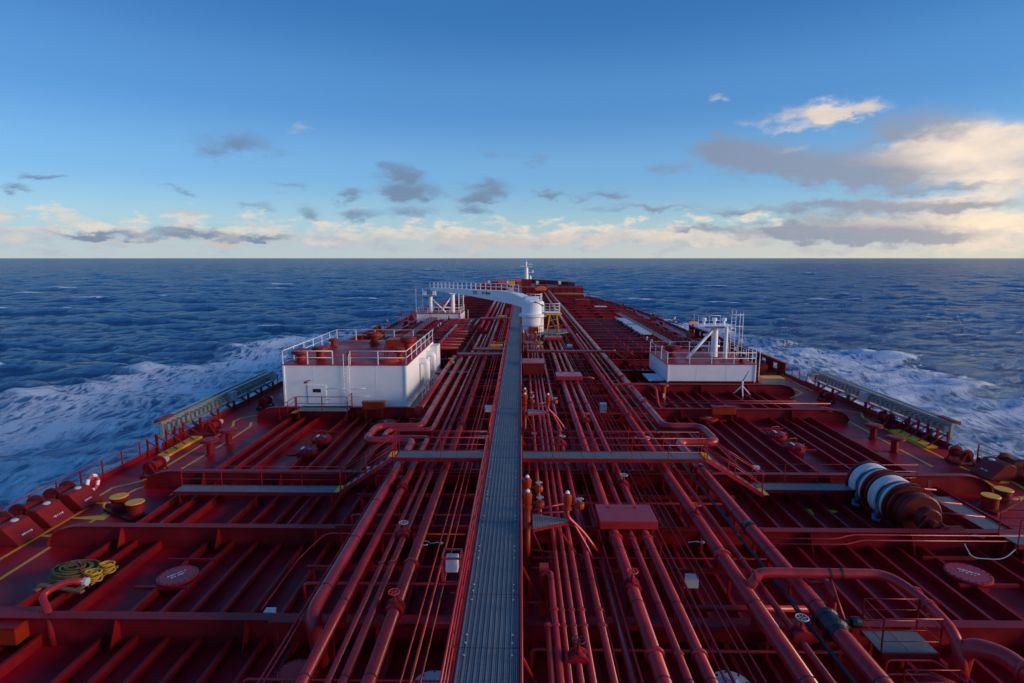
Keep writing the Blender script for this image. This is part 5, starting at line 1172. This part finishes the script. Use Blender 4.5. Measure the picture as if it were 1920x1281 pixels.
# ------------------------------------------------------------------ forecastle
zf = 2.75
f = thing('forecastle', 'raised dark red forecastle at the bow', 'forecastle', (XC, FC, 0))
ys = [FC] + [q for q in YS if q > FC]
ol = [(XC + halfb(q) - .02, q, zf) for q in ys] + [(XC - halfb(q) + .02, q, zf) for q in ys][::-1]
MB().prism([(x, y, 0.002) for x, y, z in ol], (0, 0, zf)).build('bulkhead', 'bulwark_red', f)
for side in (1, -1):
    b = MB()
    for i in range(2, len(ys) - 1):
        a = Vector((XC + side * (halfb(ys[i]) - .05), ys[i], 0)); c = Vector((XC + side * (halfb(ys[i + 1]) - .05), ys[i + 1], 0))
        b._add([a + Vector((0, 0, zf)), c + Vector((0, 0, zf)), c + Vector((0, 0, zf + 1.25)), a + Vector((0, 0, zf + 1.25))], [(0, 1, 2, 3)])
    o = b.build('bulwark_plate', 'bulwark_red', f); sol = o.modifiers.new('thick', 'SOLIDIFY'); sol.thickness = .12
    railing(f, [(XC + side * (halfb(FC) - .3), FC + .3, zf), (XC + side * (halfb(ys[2]) - .3), ys[2], zf)], 1.0, 2, 1.0, 'frame_red', .03, .08)
for x in np.linspace(XC - 14, XC + 15, 14): inst('stiffener', post_mesh(2.7, .12, 'frame_red'), f, (x, FC - .07, .0))
h = thing('mast_house', 'dark red house under the bow mast', 'house', (1.9, 197, zf))
MB().box(.2, 3.6, 195.5, 198.5, zf, 4.75).build('wall', 'bulwark_red', h); MB().box(.1, 3.7, 195.4, 198.6, 4.753, 4.85).build('roof', 'dark_red', h)
m = thing('bow_mast', 'white bow mast with crosstree and lamps', 'mast', (1.75, 197, 4.85))
MB().lathe((1.75, 197, 4.85), [(.85, 0), (.65, 4.0), (.6, 4.2)], 16).build('column', 'white', m)
MB().box(-.3, 3.8, 196.2, 197.8, 9.05, 9.25).build('crosstree', 'white', m)
railing(m, [(-.3, 196.2, 9.25), (3.8, 196.2, 9.25)], .7, 1, 1.0, 'white', .05, .09)
MB().lathe((1.75, 197, 9.25), [(.3, 0), (.25, 1.0), (.4, 1.05), (.4, 1.3), (.12, 1.5), (.12, 1.9)], 12).build('top_lamp', 'white', m)
MB().box(2.1, 4.2, 196.6, 197.4, 6.95, 7.1).build('lamp_bracket', 'white', m); MB().lathe((4.0, 197, 7.1), [(.2, 0), (.2, .8)], 10).build('lamp', 'white', m)
MB().lathe((3.2, 197, 4.85), [(.4, 0), (.3, .9), (.1, 1.2)], 12).build('ventilator', 'white', m)
for i, (x, y) in enumerate(((-9.5, 192), (-3.2, 191), (6.6, 190), (14.0, 190))):
    t = thing('bow_winch', 'dark red bow winch with white rope, %s from the left' % WORD[i], 'winch', (x, y, zf), 'winches on the forecastle')
    MB().box(x - 1.9, x + 1.9, y - .8, y + .8, zf, zf + .25).build('bed', 'dark_red', t)
    for q in (-1.7, -.5, .6, 1.7): MB().lathe((x + q, y, zf + 1.0), [(.85, -.06), (.85, .06)], 20, 'x').build('drum_flange', 'bulwark_red', t)
    MB().lathe((x, y, zf + 1.0), [(.35, -1.8), (.35, 1.8)], 14, 'x').build('shaft', 'dark_red', t)
    MB().lathe((x - 1.1, y, zf + 1.0), [(.75, -.5), (.75, .5)], 20, 'x').build('rope', 'rope_white', t)
t = thing('rescue_boat_cover', 'bright orange covered bundle in front of the forecastle', 'boat', (6.0, 172, 0))
MB().prism([(4.4, 171, 2.3), (4.2, 171, 2.9), (4.9, 171, 3.5), (6.6, 171, 3.6), (7.6, 171, 3.2), (7.5, 171, 2.3)], (0, 2.4, 0)).build('cover', 'orange', t, .15)
for x in (4.7, 7.2): inst('leg', post_mesh(2.3, .2, 'frame_red'), t, (x, 172, 0))
t = thing('loading_beam', 'long pale spindle shaped beam lying before the forecastle', 'beam', (13, 168, 0))
MB().tube([(8.4, 168, 1.5), (9.6, 168, 1.5), (12, 168, 1.5), (15, 168, 1.5), (18, 168, 1.5), (19.3, 168, 1.5)], [.12, .3, .42, .42, .28, .12], 12).build('spindle', 'wood', t)
for x in (9.8, 17.5): inst('cradle', post_mesh(1.2, .3, 'frame_red'), t, (x, 168, 0))
t = thing('deck_store', 'dark red square store ahead of the right manifold near the bow', 'house', (14.8, 138, 0))
MB().box(13.3, 16.4, 137, 139.5, 0, 2.0).build('wall', 'bulwark_red', t, .05); MB().box(13.2, 16.5, 136.9, 139.6, 2.001, 2.1).build('roof', 'frame_red', t)
t = thing('deck_plate', 'pale plate lying beside the dark red store near the bow', 'plate', (18.6, 133, 0))
MB().box(17.2, 20.0, 131, 136, .75, .85).build('plate', 'slab', t)
for x in (17.5, 19.7): inst('leg', post_mesh(.76, .2, 'frame_red'), t, (x, 133, 0))

# ------------------------------------------------------------------ small hand-wheel valves among the pipes
for i, (x, y, zz, lab) in enumerate(((-3.61, 15.0, 2.1, 'hand wheel valve on the pipe nearest the catwalk, bottom left'), (-4.22, 19.3, 2.05, 'hand wheel valve on the fourth left pipe before the walkway'), (-5.19, 23.6, 2.1, 'hand wheel valve on the second left pipe near the stairs'),
        (3.42, 16.2, 2.1, 'hand wheel valve on the left pipe below the nearest flat cover'), (4.55, 24.0, 2.1, 'hand wheel valve on the right pipe between cover and walkway'), (1.46, 13.0, 2.0, 'hand wheel valve on a thin pipe at the bottom right of the catwalk'),
        (6.82, 21.0, 2.2, 'hand wheel valve on the main pipe left of the winch'), (7.48, 14.0, 1.9, 'hand wheel valve on the thin pipe beside the black line'), (-3.61, 33.0, 2.1, 'hand wheel valve on the left pipe beyond the walkway'), (4.03, 34.0, 2.0, 'hand wheel valve on the thin middle pipe beyond the walkway'),
        (2.24, 29.5, 2.0, 'hand wheel valve on the sixth thin pipe just beyond the walkway'), (6.82, 35.0, 2.2, 'hand wheel valve on the main pipe beside the wide loop'))):
    t = thing('hand_valve', lab, 'valve', (x, y, zz), 'hand wheel valves among the pipes')
    MB().lathe((x, y, 2.0), [(.12, -.2), (.27, -.19), (.27, -.12), (.2, -.1), (.24, 0), (.2, .1), (.27, .12), (.27, .19), (.12, .2)], 16, 'y').build('body', 'frame_red', t)
    MB().lathe((x, y, 2.15), [(.07, 0), (.1, .12), (.04, .16), (.03, .42)], 10).build('bonnet', 'frame_red', t)
    w = MB().tube([(x + .16 * math.cos(a), y + .16 * math.sin(a), 2.56) for a in np.linspace(0, 2 * math.pi, 15)], .017, 6)
    for a in (0, 1.05, 2.1): w.beam((x - .16 * math.cos(a), y - .16 * math.sin(a), 2.56), (x + .16 * math.cos(a), y + .16 * math.sin(a), 2.56), .018, .018)
    w.build('wheel', ('life_red', 'grey', 'band')[i % 3], t)
